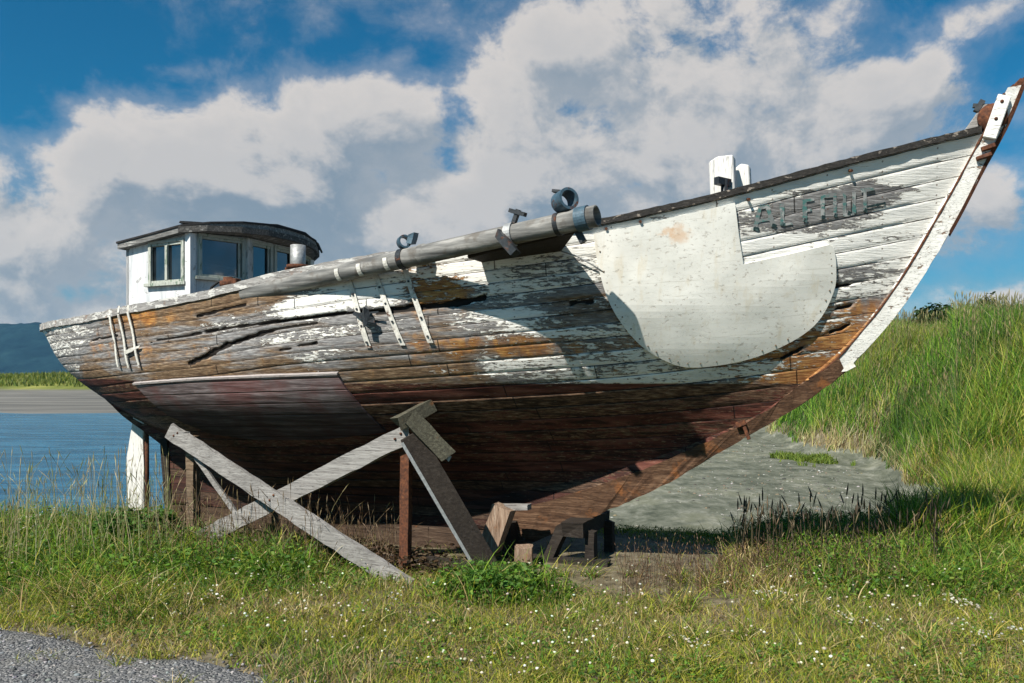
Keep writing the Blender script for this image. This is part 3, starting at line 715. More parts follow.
# ------------------------------------------------------------------ cabin
def mat_cabin():
    m = Mat('cabin_white_boards'); o = m.obj(); x, y, z = m.sep(o)
    q = m.math('ADD', x, m.math('MULTIPLY', y, .9)); f = m.math('FRACT', m.math('MULTIPLY', q, 7.))
    sd = m.math('MINIMUM', f, m.math('SUBTRACT', 1., f))
    n = m.noise(m.vm('MULTIPLY', o, (3., 3., .5)), 3., 6, .6); n2 = m.noise(o, 9., 6, .68, .3)
    c = m.ramp(n, [(.3, (.40, .42, .44)), (.5, (.60, .61, .62)), (.7, (.74, .74, .73))])
    c = m.mix(m.step(n2, .585, .64, 0., .75), c, (.25, .24, .23))
    c = m.mix(m.step(m.noise(m.vm('MULTIPLY', o, (14., 14., .9)), 1.4, 5, .6), .52, .72, 0., .45), c, (.42, .42, .43))
    c = m.mix(m.step(sd, 0., .035, .45, 0.), c, (.30, .31, .33))
    c = m.mix(m.math('MULTIPLY', m.step(z, 2.62, 2.35), m.step(n2, .42, .6)), c, (.20, .18, .16))
    return m.out(c, .6, m.bump(m.math('SUBTRACT', n2, m.step(sd, 0., .05, 1.2, 0.)), .35, .006), .3)
M_cabin = mat_cabin()
M_roof = mat_wood('roof_fascia', [(.06, .06, .06), (.17, .17, .165), (.34, .33, .32)], chip=.15, chipcol=(.42, .42, .40))
M_roofdark = mat_wood('roof_felt', [(.01, .01, .011), (.022, .022, .024), (.05, .048, .046)])
M_roofedge = mat_wood('roof_front_edge', [(.02, .02, .02), (.07, .068, .065), (.20, .19, .18)], chip=.15, chipcol=(.30, .29, .27))
M_frame = mat_wood('green_grey_frame', [(.05, .12, .07), (.17, .23, .17), (.36, .38, .33)], chip=.62, chipcol=(.44, .46, .41), obj_axis=2)
M_framewhite = mat_wood('mullion', [(.10, .10, .10), (.30, .30, .29), (.5, .5, .48)], chip=.5, chipcol=(.55, .55, .53), obj_axis=2)
def mat_glass():
    m = Mat('old_window_glass'); g = m.n('ShaderNodeBsdfGlossy', None, Color=(.75, .85, .95, 1), Roughness=.04)
    t = m.n('ShaderNodeBsdfTransparent', None, Color=(.22, .32, .42, 1)); f = m.n('ShaderNodeFresnel', None, IOR=1.55).outputs[0]
    n = m.noise(m.obj(), 3., 3); d = m.n('ShaderNodeBsdfDiffuse', None, Color=(.10, .13, .15, 1))
    f2 = m.math('MULTIPLY_ADD', f, 1.3, .10, clamp=True)
    a = m.n('ShaderNodeMixShader', None, i0=f2, i1=t.outputs[0], i2=g.outputs[0])
    b = m.n('ShaderNodeMixShader', None, i0=m.step(n, .4, .8, .04, .25), i1=a.outputs[0], i2=d.outputs[0])
    return m.surf(b.outputs[0])
M_glass = mat_glass()
def floorz(s): return float(zs(s))-.33
foot = [(-4.28, 1.0), (-3.32, 1.0), (-3.08, .40), (-3.08, -.40), (-3.32, -1.0), (-4.28, -1.0)]
def roofz(s): return 3.19+(s+4.34)*.115
wins = {0: [(.38, .88, 2.77, 3.22)], 1: [(.09, .60, 2.83, 3.285)], 2: [(.03, .38, 2.83, 3.285), (.43, .77, 2.83, 3.285)], 3: [(.06, .58, 2.83, 3.285)], 4: [(.10, .58, 2.80, 3.20)], 5: [(.3, .9, 2.8, 3.18), (1.2, 1.75, 2.8, 3.18)]}
mb = MB(); T = .045; frames = []
for i in range(6):
    a = foot[i]; b = foot[(i+1) % 6]; A = Vector((a[0], -a[1], 0)); B = Vector((b[0], -b[1], 0)); d = B-A; Ln = d.length; dx = d.normalized(); nn = Vector((dx.y, -dx.x, 0))
    mid = (A+B)/2-Vector((-3.8, 0, 0)); 
    if nn.dot(mid) < 0: nn = -nn
    us = sorted({0., Ln, *[w[0] for w in wins[i]], *[w[1] for w in wins[i]]}); zt = lambda u: roofz((A+dx*u).x)
    for k in range(len(us)-1):
        u0, u1 = us[k], us[k+1]; w = [q for q in wins[i] if abs(q[0]-u0) < 1e-6]
        segs = [(2.0, None)] if not w else [(2.0, w[0][2]), (w[0][3], None)]
        for z0, z1 in segs:
            P = [A+dx*u0+Vector((0, 0, z0)), A+dx*u1+Vector((0, 0, z0)), A+dx*u1+Vector((0, 0, z1 if z1 else zt(u1))), A+dx*u0+Vector((0, 0, z1 if z1 else zt(u0)))]
            mb.prism([p-nn*T/2 for p in P], nn, T)
    for w in wins[i]: frames.append((A, dx, nn, w, i))
cab = mb.build('cabin', M_cabin, BOAT)
# corner boards
for i in (1, 2, 3, 4):
    a = foot[i]; mb = MB(); mb.beam(Vector((a[0], -a[1], 2.0)), Vector((a[0], -a[1], roofz(a[0])-.01)), .075, .075, up=(1, 0, 0)); mb.build('corner_board', M_framewhite if i in (2, 3) else M_cabin, cab)
for (A, dx, nn, w, i) in frames:
    u0, u1, z0, z1 = w; fw = .028; mb = MB()
    def bar(ua, ub, za, zb, dep=.035, off=.012):
        c = A+dx*((ua+ub)/2)+Vector((0, 0, (za+zb)/2))+nn*(off-.0); Rm = Matrix((dx, nn, Vector((0, 0, 1)))).transposed()
        mb.box(c, (ub-ua, dep, zb-za), Rm, .002)
    bar(u0-.012, u0+fw, z0+.018, z1); bar(u1-fw, u1+.012, z0+.018, z1); bar(u0-.0135, u1+.0135, z1-.0, z1+fw, .04); bar(u0-.05, u1+.05, z0-.018, z0+.017, .07, .02)
    bar(u0+fw, u1-fw, z0+.018, z0+.045, .03, .004); bar(u0+fw, u1-fw, z1-.028, z1-.001, .03, .004)
    if i in (0, 4): um = u0+(u1-u0)*.5; bar(um-.018, um+.018, z0+.045, z1-.028, .034, .008)
    if i == 1: bar(u1-.07, u1-.045, z0+.045, z1-.028, .02, .006)
    if i == 2: bar(u1-.065, u1-.045, z0+.045, z1-.028, .02, .006)
    mb.build('window_frame', M_frame, cab)
    g = MB(); P = [A+dx*ua+Vector((0, 0, za))-nn*.012 for ua, za in ((u0+.01, z0+.02), (u1-.01, z0+.02), (u1-.01, z1-.005), (u0+.01, z1-.005))]
    g.prism(P, nn, .004).build('window_pane', M_glass, cab)
# roof with camber and rounded front
rp = []
ro = [(-4.32, 1.08), (-3.9, 1.08), (-3.34, 1.10), (-3.12, .92), (-2.94, .62), (-2.86, .32), (-2.84, 0), (-2.86, -.32), (-2.94, -.62), (-3.12, -.92), (-3.34, -1.10), (-3.9, -1.08), (-4.32, -1.08)]
def rooftop(s, b): return roofz(s)+.065+.06*(1-(b/1.1)**2)
def slab(name, outline, z0f, z1f, mat, parent, scale=1.0):
    bm = bmesh.new(); rings = []
    n = len(outline); cs = (-3.75, 0)
    for r in (1., .97, .75, .5, .25):
        rings.append([bm.verts.new(L(cs[0]+(s-cs[0])*r*scale, b*r*scale, z1f(cs[0]+(s-cs[0])*r, b*r))) for s, b in outline])
    low = [bm.verts.new(L(cs[0]+(s-cs[0])*scale, b*scale, z0f(s, b))) for s, b in outline]
    for k in range(4):
        for i in range(n): bm.faces.new((rings[k][i], rings[k][(i+1) % n], rings[k+1][(i+1) % n], rings[k+1][i]))
    bm.faces.new(rings[4]); 
    for i in range(n): bm.faces.new((low[i], low[(i+1) % n], rings[0][(i+1) % n], rings[0][i]))
    bm.faces.new(low); bmesh.ops.recalc_face_normals(bm, faces=bm.faces)
    me = bpy.data.meshes.new(name); bm.to_mesh(me); bm.free(); return link(name, me, mat, parent)
slab('roof', ro, lambda s, b: roofz(s)-.004+.02*(1-(b/1.1)**2), rooftop, M_roof, cab)
slab('roof_felt', ro, lambda s, b: rooftop(s, b)-.012, lambda s, b: rooftop(s, b)+.008, M_roofdark, cab, 1.012)
# visor over the front windows
vis = [(-3.36, 1.13), (-3.13, .95), (-2.94, .64), (-2.84, .33), (-2.82, 0), (-2.84, -.33), (-2.94, -.64), (-3.13, -.95), (-3.36, -1.13)]
mb = MB(); rows = []
for s, b in vis:
    rows.append([L(s, b, roofz(s)-.012), L(s, b, roofz(s)+.052), L(s-.03, b*.97, roofz(s)+.052), L(s-.03, b*.97, roofz(s)-.012)])
mb.sweep(rows).build('visor', M_roofedge, cab)
mb = MB(); mb.tube([L(-3.35, .75, 3.44), L(-3.2, .4, 3.50), L(-3.0, .0, 3.54), L(-2.92, -.4, 3.51), L(-3.0, -.75, 3.44), L(-3.12, -.98, 3.38)], .014, 8); mb.build('roof_hose', M_rubber, cab)
mb = MB(); mb.beam(L(-3.5, .95, 3.44), L(-3.05, .75, 3.41), .07, .018, jag=.003); mb.beam(L(-3.1, .55, 3.38), L(-3.1, .55, 3.52), .014, .014); mb.build('loose_batten', M_roofdark, cab)

# deck gear near the cabin
mb = MB(); mb.lathe(L(-2.456, .3, 2.2), (0, 0, 1), [(0, .075), (.78, .075), (.80, .083), (1.02, .083), (1.02, .07), (.9, .07), (.9, 0)], 20)
stk = mb.build('exhaust_stack', M_stack, BOAT)
mb = MB(); mb.lathe(L(-2.456, .3, 2.2), (0, 0, 1), [(.66, .08), (.66, .10), (.70, .10), (.70, .085), (.76, .085), (.76, .125), (.80, .125), (.80, .08)], 20); mb.box(L(-2.56, .3, 2.96), (.12, .05, .05), None, .004); mb.build('stack_collar', M_rust, stk)
mb = MB(); mb.lathe(L(-2.79, 1.0, 2.1), (0, 0, 1), [(0, .06), (.60, .06), (.60, .085), (.66, .085), (.66, .05), (.70, .05), (.70, 0)], 18); mb.box(L(-2.70, 1.0, 2.74), (.10, .08, .08), None, .006); bol = mb.build('rusty_bollard', M_rust, BOAT)
MB().tube([L(-2.80, 1.0, 2.74), L(-2.9, 1.02, 2.76), L(-2.98, 1.04, 2.70), L(-3.02, 1.05, 2.58), L(-3.04, 1.05, 2.4)], .014, 8).build('black_hose', M_rubber, bol)
MB().lathe(L(-3.28, 1.25, 2.47), (0, -1, 0), [(0, .0), (0, .06), (.04, .06), (.04, .0)], 14).build('float_ball', M_rubber, BOAT)

# ------------------------------------------------------------------ cradle and blocks (world coordinates through bw)
def wv(s, b, z): return Vector(bw(s, b, z))
CR = empty('boat_cradle', bw(-1.6, 1.3, 0), math.atan2(U[1], U[0]), 'grey crossed planks and rusty post propping up the near side of the hull', 'cradle')
def cl(s, b, z): return Vector((s+1.6, -(b-1.3), z))
MB().beam(cl(-3.30, 1.30, 1.21), cl(-.20, 1.62, -.03), .045, .165, jag=.006).build('brace', M_grey, CR)
MB().beam(cl(-2.95, 1.24, .10), cl(-.42, 1.27, 1.26), .06, .17, jag=.006).build('brace', M_grey, CR)
MB().beam(cl(-.507, 1.22, -.1), cl(-.50, 1.20, 1.20), .07, .09, up=(1, 0, 0), jag=.002).build('post', M_rustpost, CR)
mb = MB(); a = cl(-.40, 1.30, 1.24); b = cl(.23, .93, -.02)
mb.beam(a, b, .04, .20, jag=.001); mb.build('strut', M_darkwood, CR)
MB().beam(cl(-.46, 1.34, 1.17), cl(.14, .97, -.06), .07, .028, jag=.001).build('strut_flange', M_stack, CR)
MB().beam(cl(-.50, 1.36, 1.34), cl(-.30, 1.10, 1.50), .10, .12, jag=.006).build('cap_block', M_green, CR)
MB().beam(cl(-.36, 1.36, 1.40), cl(-.12, 1.15, 1.06), .07, .15, jag=.006).build('cap_block', M_green, CR)
MB().beam(cl(-.36, 1.30, 1.36), cl(-.10, 1.12, 1.02), .012, .05, bev=0, jag=.002).build('steel_cable', M_stack, CR)
MB().beam(cl(-3.22, 1.05, -.05), cl(-3.20, 1.08, 1.12), .10, .10, up=(1, 0, 0), jag=.005).build('post', M_brown, CR)
MB().beam(cl(-3.02, 1.22, .95), cl(-2.25, 1.1, .02), .03, .05, jag=.003).build('brace', M_grey, CR)
MB().beam(cl(-3.35, 1.25, 1.20), cl(-3.05, 1.32, 1.19), .06, .03, jag=.006).build('wedge', M_grey, CR)
MB().beam(cl(-3.6, 1.05, .02), cl(.6, 1.05, .04), .14, .14, jag=.006).build('sill_beam', M_darkwood, CR)
for s_, b_, z_ in ((-1.83, 1.50, .60), (-1.78, 1.505, .65), (-.56, 1.33, 1.20), (-.50, 1.33, 1.25), (-3.2, 1.36, 1.16), (-3.14, 1.365, 1.19)):
    MB().lathe(cl(s_, b_-.03, z_), (0, -1, 0), [(0, .0), (0, .012), (.01, .011), (.014, .0)], 10).build('bolt_head', M_rust, CR)
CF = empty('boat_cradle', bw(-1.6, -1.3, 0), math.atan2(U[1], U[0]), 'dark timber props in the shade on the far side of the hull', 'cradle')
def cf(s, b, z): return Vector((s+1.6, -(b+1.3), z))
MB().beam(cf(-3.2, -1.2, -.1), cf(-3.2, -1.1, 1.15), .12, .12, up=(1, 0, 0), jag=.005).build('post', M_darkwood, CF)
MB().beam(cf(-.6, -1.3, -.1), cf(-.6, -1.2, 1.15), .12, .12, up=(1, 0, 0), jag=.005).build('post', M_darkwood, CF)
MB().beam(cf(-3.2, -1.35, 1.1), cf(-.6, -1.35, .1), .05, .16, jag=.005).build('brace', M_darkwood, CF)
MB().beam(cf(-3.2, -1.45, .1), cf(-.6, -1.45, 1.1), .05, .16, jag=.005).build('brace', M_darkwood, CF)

def block(label, s, b, z, size, mat, rz=0, tilt=0, cat='timber block', name='timber_block', roll=0):
    p = wv(s, b, z); mb = MB(); Rm = Matrix.Rotation(R(tilt), 3, 'Y') @ Matrix.Rotation(R(roll), 3, 'X')
    lx, ly, lz = size; bm = mb.bm
    r = bmesh.ops.create_cube(bm, size=1, matrix=Rm.to_4x4() @ Matrix.Diagonal((lx, ly, lz, 1)))
    bmesh.ops.subdivide_edges(bm, edges=bm.edges, cuts=3, use_grid_fill=True)
    for v in bm.verts: v.co += Vector((random.uniform(-1, 1), random.uniform(-1, 1), random.uniform(-1, 1)))*min(size)*.035
    o = mb.build(name, mat); o.location = p; o.rotation_euler = (0, 0, math.atan2(U[1], U[0])+R(rz)); tag(o, label, cat); return o
block('rotten brown timber chunk leaning against the keel beside the dark strut', .08, .52, .33, (.19, .16, .42), M_tan, 5, 20)
block('small brown timber block with its end grain showing, under the cut end of the forefoot', .39, .60, .09, (.16, .20, .20), M_tan, 20, 0)
block('dark upright timber under the cut end of the forefoot', .02, .14, .10, (.16, .22, .45), M_darkwood, 0, 0)
block('pale short plank offcut lying on top of the brown chunk', .22, .42, .52, (.30, .10, .05), M_grey, 0, -3, 'plank', 'plank_offcut')
TR = empty('keel_trestle', bw(.78, 0, 0), math.atan2(U[1], U[0]), 'dark timber trestle carrying the slanting forefoot of the boat', 'trestle')
def tl(s, b, z): return Vector((s-.78, -b, z))
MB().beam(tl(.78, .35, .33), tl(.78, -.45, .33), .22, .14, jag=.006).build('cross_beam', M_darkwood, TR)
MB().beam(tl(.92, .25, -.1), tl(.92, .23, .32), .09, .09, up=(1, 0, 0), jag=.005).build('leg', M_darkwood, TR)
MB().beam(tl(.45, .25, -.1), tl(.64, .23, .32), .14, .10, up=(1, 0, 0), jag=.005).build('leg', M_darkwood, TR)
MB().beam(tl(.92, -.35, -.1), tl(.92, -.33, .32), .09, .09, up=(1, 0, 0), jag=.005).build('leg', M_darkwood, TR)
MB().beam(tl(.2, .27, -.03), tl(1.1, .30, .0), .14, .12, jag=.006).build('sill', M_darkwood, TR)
block('long thin grey board lying in the grass in front of the rusty post', -.10, 1.25, .0, (.95, .07, .03), M_brown, 20, -1, 'board', 'loose_board')

# ------------------------------------------------------------------ terrain
def terrain(X, Y):
    X = np.asarray(X, float); Y = np.asarray(Y, float)
    edge = 8.9+.9*sstep(-X, 2., 5.)+(fbm(X, Y, .35, 3)-.5)*1.2      # edge of the grassy bank
    edge = edge + 40*sstep((X-.50*Y-.2)/1.0, 0., 2.5)                # right-hand land runs on to the mound
    mudz = -.58-.45*sstep(1.6+.05*Y-X, -1., 4.)*1.0
    drop = sstep(Y, edge, edge+1.6)
    z = (fbm(X, Y, .7, 4)-.5)*.14
    z = z*(1-drop)+mudz*drop+drop*(fbm(X, Y, .3, 4)-.5)*.07
    # far shore rising out of the water on the left and behind
    far = sstep(Y+12*(fbm(X, Y*0+3, .05, 4)-.5), 44., 125.)
    z = z + far*(.85)
    berm = sstep(Y, 118., 150.)*(1-.0*sstep(Y, 170., 260.))*3.2*(.75+.5*fbm(X, Y, .03, 3))
    z = z + berm*drop
    # tall grassy mound on the right: foot line and height
    foot = np.interp(X, [5., 8.2, 9.8, 12.6, 20., 60., 400.], [16., 17., 22., 34., 60., 90., 110.])
    foot = foot-6.*sstep(X, 8.5, 14.)*0
    t = (Y-foot); r = X-np.interp(Y, [8, 16, 23, 37, 60], [9.5, 8.3, 9.6, 12.0, 16.])
    r = r+(fbm(X, Y, .45, 3)-.5)*2.2; m = sstep(r, -.4, 3.2)**.8
    ridge = np.minimum(1., np.maximum(0., 1-(Y-70)/60.))
    z = z + m*(1.35+.078*np.clip(Y, 0, 60))*ridge*(.9+.2*fbm(X, Y, .12, 3))*sstep(Y, 9., 19.)
    return z
def axis(lo, hi, fine_lo, fine_hi, step, grow=1.13):
    a = list(np.arange(fine_lo, fine_hi, step)); s = step; x = a[-1]
    while x < hi: s *= grow; x += s; a.append(x)
    s = step; x = a[0]; b = []
    while x > lo: s *= grow; x -= s; b.append(x)
    return np.array(b[::-1]+a)
ax = axis(-3500, 2500, -9, 16, .14); ay = axis(-60, 2350, 3., 26, .12)
GX, GY = np.meshgrid(ax, ay); GZ = terrain(GX, GY)
GZ = np.where(GY > 400, GZ, GZ)
me = arr_mesh('ground', np.stack([GX, GY, GZ], -1).reshape(-1, 3), [grid_faces(*GX.shape)])
def landmask(X, Y):
    """1 on soil with grass, 0 on mud"""
    z = terrain(X, Y); return sstep(z, -.28, -.16)
green = (sstep(GZ, -.33, -.2)*(GY < 60)+sstep(GZ, .9, 1.4)*(GY > 60)).clip(0, 1)
dry = np.clip(fbm(GX, GY, .8, 4), 0, 1)
a = me.color_attributes.new('cover', 'FLOAT_COLOR', 'POINT')
a.data.foreach_set('color', np.stack([green, dry, GY*0, GY*0+1], -1).astype(np.float32).ravel())
def mat_ground():
    m = Mat('ground_soil_and_mud'); cv = m.n('ShaderNodeSeparateColor', None, Color=m.attr('cover')['Color']); g = cv.outputs[0]
    o = m.obj(); n = m.noise(o, .9, 7, .62); n2 = m.noise(o, 7., 6, .65); n3 = m.noise(m.vm('MULTIPLY', o, (1., .5, 1.)), 3.4, 9, .72, .35)
    soil = m.ramp(n2, [(.3, (.04, .033, .02)), (.5, (.12, .10, .062)), (.7, (.22, .19, .13))])
    x, y, z = m.sep(o)
    fargrass = m.ramp(m.noise(m.vm('MULTIPLY', o, (1., .3, 1.)), .25, 8, .7), [(.3, (.075, .09, .018)), (.5, (.15, .17, .03)), (.7, (.25, .25, .06))])
    soil = m.mix(m.step(y, 50., 80.), soil, fargrass)
    mud = m.ramp(m.math('MULTIPLY_ADD', n3, .6, m.math('MULTIPLY', n, .4)), [(.36, (.04, .046, .032)), (.46, (.09, .098, .07)), (.54, (.15, .155, .122)), (.66, (.34, .335, .29))])
    mud = m.mix(m.step(n, .5, .62, 0., .5), mud, (.13, .135, .085))
    farmud = m.ramp(m.noise(m.vm('MULTIPLY', o, (.12, 1., 1.)), .28, 7, .65), [(.3, (.07, .068, .062)), (.5, (.135, .13, .115)), (.7, (.21, .20, .18))])
    mud = m.mix(m.step(y, 35., 50.), mud, farmud)
    gm = m.step(m.math('MULTIPLY_ADD', m.math('SUBTRACT', n2, .5), .6, g), .4, .6)
    c = m.mix(gm, mud, soil)
    # seaweed green film on the mud
    h = m.math('ADD', m.math('MULTIPLY', n3, 1.), m.math('MULTIPLY', n2, .5))
    return m.out(c, .8, m.bump(h, .45, .03), .3)
ground = link('ground', me, mat_ground(), None, True); tag(ground, kind='structure')
# water
WZ = -.86
mb = MB(); bm = mb.bm
wp = [(-3500, 4), (60, 4), (60, 400), (-3500, 400)]
vs = [bm.verts.new((a, b, WZ)) for a, b in wp]; bm.faces.new(vs)
def mat_water():
    m = Mat('tidal_water'); o = m.obj(); n = m.noise(m.vm('MULTIPLY', o, (1., 1.8, 1.)), 2.2, 6, .6, .3); n2 = m.noise(m.vm('MULTIPLY', o, (.15, .6, 1.)), .6, 3)
    c = m.mix(m.math('MULTIPLY_ADD', m.step(m.noise(m.vm('MULTIPLY', o, (.35, 1.5, 1.)), .8, 6, .65), .4, .62), .7, m.math('MULTIPLY', n2, .3)), (.008, .075, .15), (.04, .19, .32))  # lighter streaks in the colour stand in for uneven sky reflection
    return m.out(c, .15, m.bump(n, 1., .22), .5, IOR=1.33)
tag(mb.build('water', mat_water()), kind='structure')
# hills
hx = np.linspace(-3600, 2600, 420); hy = np.linspace(1500, 2300, 60); HX, HY = np.meshgrid(hx, hy)
prof = np.interp(HX, [-3600, -1400, -1100, -850, -500, 0, 600, 2600], [150, 140, 141, 143, 128, 95, 70, 40])
rise = sstep(HY, 1500, 1950); HZ = rise*prof*(.93+.14*fbm(HX, HY, .004, 4))+rise*(fbm(HX, HY, .05, 3)-.5)*14+rise*RS.rand(*HX.shape)*5-1
me = arr_mesh('hills', np.stack([HX, HY, HZ], -1).reshape(-1, 3), [grid_faces(*HX.shape)])
m = Mat('forested_hills'); nn_ = m.noise(m.obj(), .02, 9, .8)
hm = m.out(m.ramp(nn_, [(.35, (.004, .018, .032)), (.55, (.010, .034, .048)), (.7, (.022, .055, .062))]), .95, None, .05)
tag(link('hills', me, hm), kind='structure')

# gravel road, lower left ----------------------------------------------------
def road_edge(X):   # y of the far edge at x
    return 5.5-(X+3.52)*.43+(fbm(X, X*0, 2.2, 4)-.5)*.30
gx = np.linspace(-14, 1.2, 260); gt = np.linspace(0, 1, 60); RX, RT = np.meshgrid(gx, gt)
RY = road_edge(RX)*(1-RT)+(-3)*RT; RY = np.where(RT == 0, road_edge(RX), RY)
RZ = terrain(RX, RY)
me = arr_mesh('gravel_road', np.stack([RX, RY, RZ*.6+.028-.035*(RT < .01)], -1).reshape(-1, 3), [grid_faces(*RX.shape, flip=True)])
def mat_gravel():
    m = Mat('gravel'); o = m.obj(); v = m.n('ShaderNodeTexVoronoi', None, Vector=m.vm('ADD', o, m.vm('MULTIPLY', m.noise(o, 30., 3, col=True), (.02, .02, .02))), Scale=62.)
    n = m.noise(o, 3., 6, .6)
    c = m.ramp(m.sep(v.outputs['Color'])[0], [(.1, (.07, .074, .08)), (.5, (.14, .142, .146)), (.85, (.18, .178, .175)), (1., (.30, .29, .28))])
    c = m.mix(m.step(n, .45, .7, 0., .6), c, (.15, .145, .135))
    return m.out(c, .9, m.bump(m.math('SUBTRACT', 1., v.outputs['Distance']), .8, .02), .2)
M_gravel = mat_gravel()
tag(link('gravel_road', me, M_gravel, None, True), kind='structure')

# ------------------------------------------------------------------ vegetation helpers
def blades(name, X, Y, h, w, lean, colr, mat, label=None, cat=None, zoff=-.02, dirbias=0., levels=3, kind='stuff', ground_fn=terrain, zbase=None):
    n = len(X); Z = (ground_fn(X, Y) if zbase is None else zbase)+zoff
    az = RS.rand(n)*2*np.pi; ld = az*0+RS.rand(n)*2*np.pi if dirbias is None else RS.normal(dirbias, 1.1, n)
    le = lean*(.3+RS.rand(n)*1.2)
    lv = levels; V = np.zeros((n, 2*lv+1, 3), np.float32)
    sx = np.cos(az); sy = np.sin(az)
    for k in range(lv+1):
        t = k/lv; off = le*h*t**1.8; zz = h*t*(1-.35*le*t); ww = w*(1-t**1.6)*.5 if k < lv else 0
        cx = X+np.cos(ld)*off; cy = Y+np.sin(ld)*off
        if k < lv:
            V[:, 2*k] = np.stack([cx-sx*ww, cy-sy*ww, Z+zz], -1); V[:, 2*k+1] = np.stack([cx+sx*ww, cy+sy*ww, Z+zz], -1)
        else: V[:, 2*k] = np.stack([cx, cy, Z+zz], -1)
    b = (np.arange(n)*(2*lv+1))[:, None]
    Q = np.concatenate([b+np.array([[2*k, 2*k+1, 2*k+3, 2*k+2]]) for k in range(lv-1)], 0); T_ = b+np.array([[2*lv-2, 2*lv-1, 2*lv]])
    me = arr_mesh(name, V.reshape(-1, 3), [Q, T_])
    cc = np.repeat(np.column_stack([colr, np.ones(n)])[:, None], 2*lv+1, 1)
    a = me.color_attributes.new('tint', 'FLOAT_COLOR', 'POINT'); a.data.foreach_set('color', cc.astype(np.float32).ravel())
    o = link(name, me, mat, None, False); tag(o, label, cat, kind=kind); return o
def mat_leaf(name, trans=.35, gloss=.0):
    m = Mat(name); c = m.attr('tint')['Color']
    d = m.n('ShaderNodeBsdfPrincipled'); m.put(d.inputs['Base Color'], c); m.put(d.inputs['Roughness'], .6); m.put(d.inputs['Specular IOR Level'], .25)
    t = m.n('ShaderNodeBsdfTranslucent', None, Color=m.mix(.5, c, m.mix(1., c, (1.2, 1.5, .5), 'MULTIPLY')))
    mx = m.n('ShaderNodeMixShader', None, i0=trans, i1=d.outputs[0], i2=t.outputs[0]); return m.surf(mx.outputs[0])
M_leaf = mat_leaf('grass_blades')
def tint(n, cols, weights=None, jit=.25):
    cols = np.array(cols); k = RS.choice(len(cols), n, p=weights) if not callable(weights) else weights
    c = cols[k]*(1+RS.uniform(-jit, jit, (n, 1)))*(1+RS.uniform(-.08, .08, (n, 3))); return np.clip(c, 0, 1)
GREEN = [(.08, .17, .016), (.14, .26, .022), (.22, .33, .03), (.035, .08, .013), (.05, .12, .014)]
OLIVE = [(.22, .25, .025), (.34, .34, .04), (.42, .36, .08), (.13, .18, .025)]
STRAW = [(.46, .36, .16), (.34, .24, .11), (.55, .45, .24), (.26, .17, .08)]
def mixtint(n, f_green, f_straw):
    """per-blade probabilities arrays"""
    r = RS.rand(n); a = tint(n, GREEN); b = tint(n, OLIVE); c = tint(n, STRAW)
    o = np.where((r < f_green)[:, None], a, np.where((r < f_green+f_straw)[:, None], c, b)); return o
def scatter(n, y0, y1, kx0, kx1, p=1.0, pad=.6):
    """points between depths y0..y1, x within kx0*y .. kx1*y plus a pad; p>1 packs them nearer the camera"""
    t = RS.rand(n)**p; Y = y0+(y1-y0)*t; k = RS.rand(n); X = (kx0*Y-pad)+k*((kx1-kx0)*Y+2*pad); return X, Y
def underboat(X, Y):
    dx = X-ORG[0]; dy = Y-ORG[1]; s = dx*U[0]+dy*U[1]; b = dx*N[0]+dy*N[1]
    return s, b
def shade(X, Y):  # bare strip under the hull where little grows
    s, b = underboat(X, Y); return (np.abs(b) < 1.15)*(s > -4.4)*(s < 2.4)
def lushness(X, Y):
    s, b = underboat(X, Y)
    l = sstep(-X, .9, 2.4)*sstep(Y, 6.1, 6.9)                         # left, rich green
    l = np.maximum(l, .9*sstep(X, 1.9, 3.0)*sstep(Y, 5.9, 6.5))
    d = np.hypot((X+.10)/.55, (Y-6.35)/.35); l = np.maximum(l, 1-sstep(d, .7, 1.3))
    return np.clip(l*(.6+.8*fbm(X, Y, 1.6, 3)), 0, 1)

# 1 short turf
n = 150000; X, Y = scatter(n, 3.9, 9.6, -.72, .72, 1.25)
lm = terrain(X, Y); rd = Y < road_edge(X)+RS.normal(0, .05, n)-.5*(fbm(X, Y, 3.5, 3) > .60); s_, b_ = underboat(X, Y)
barepatch = (np.hypot((X-1.0)/.55, (Y-6.75)/.33) < .8+.5*fbm(X, Y, 3., 2))
keep = (lm > -.25)*(~((X < 1.2)*rd))*(~(shade(X, Y)*(RS.rand(n) < .93)))*(~(barepatch*(RS.rand(n) < .9)))
X, Y = X[keep], Y[keep]; n = len(X); lu = lushness(X, Y); pat = fbm(X, Y, 1.1, 4); gap_ = RS.rand(n) < .15+1.9*fbm(X+5, Y+9, 4.5, 2); X, Y, lu, pat = X[gap_], Y[gap_], lu[gap_], pat[gap_]; n = len(X)
fg = np.clip(.16+.65*lu+1.3*(pat-.5), .03, .9); fs = np.clip(.24-.18*lu+1.1*(fbm(X+40, Y, 1.4, 3)-.5), .04, .6)
blades('meadow_grass', X, Y, (.05+.08*RS.rand(n)+.12*lu*RS.rand(n))*(.6+.9*pat), .0045+.004*RS.rand(n), .9, mixtint(n, fg, fs), M_leaf, zoff=-.01, dirbias=None)
# 2 longer green grass and weeds
n = 60000; X, Y = scatter(n, 4.6, 10.4, -.72, .72, 1.); lu = lushness(X, Y)
keep = (RS.rand(n) < lu*1.1-.12)*(~shade(X, Y))*(terrain(X, Y) > -.35)*(Y > road_edge(X)+.25); X, Y = X[keep], Y[keep]; n = len(X); lu = lushness(X, Y)
blades('tall_grass', X, Y, (.15+.28*RS.rand(n)**1.4)*(.6+.6*lu), .007+.006*RS.rand(n), .8, mixtint(n, np.full(n, .72), np.full(n, .08)), M_leaf, zoff=-.02, dirbias=None, levels=4)
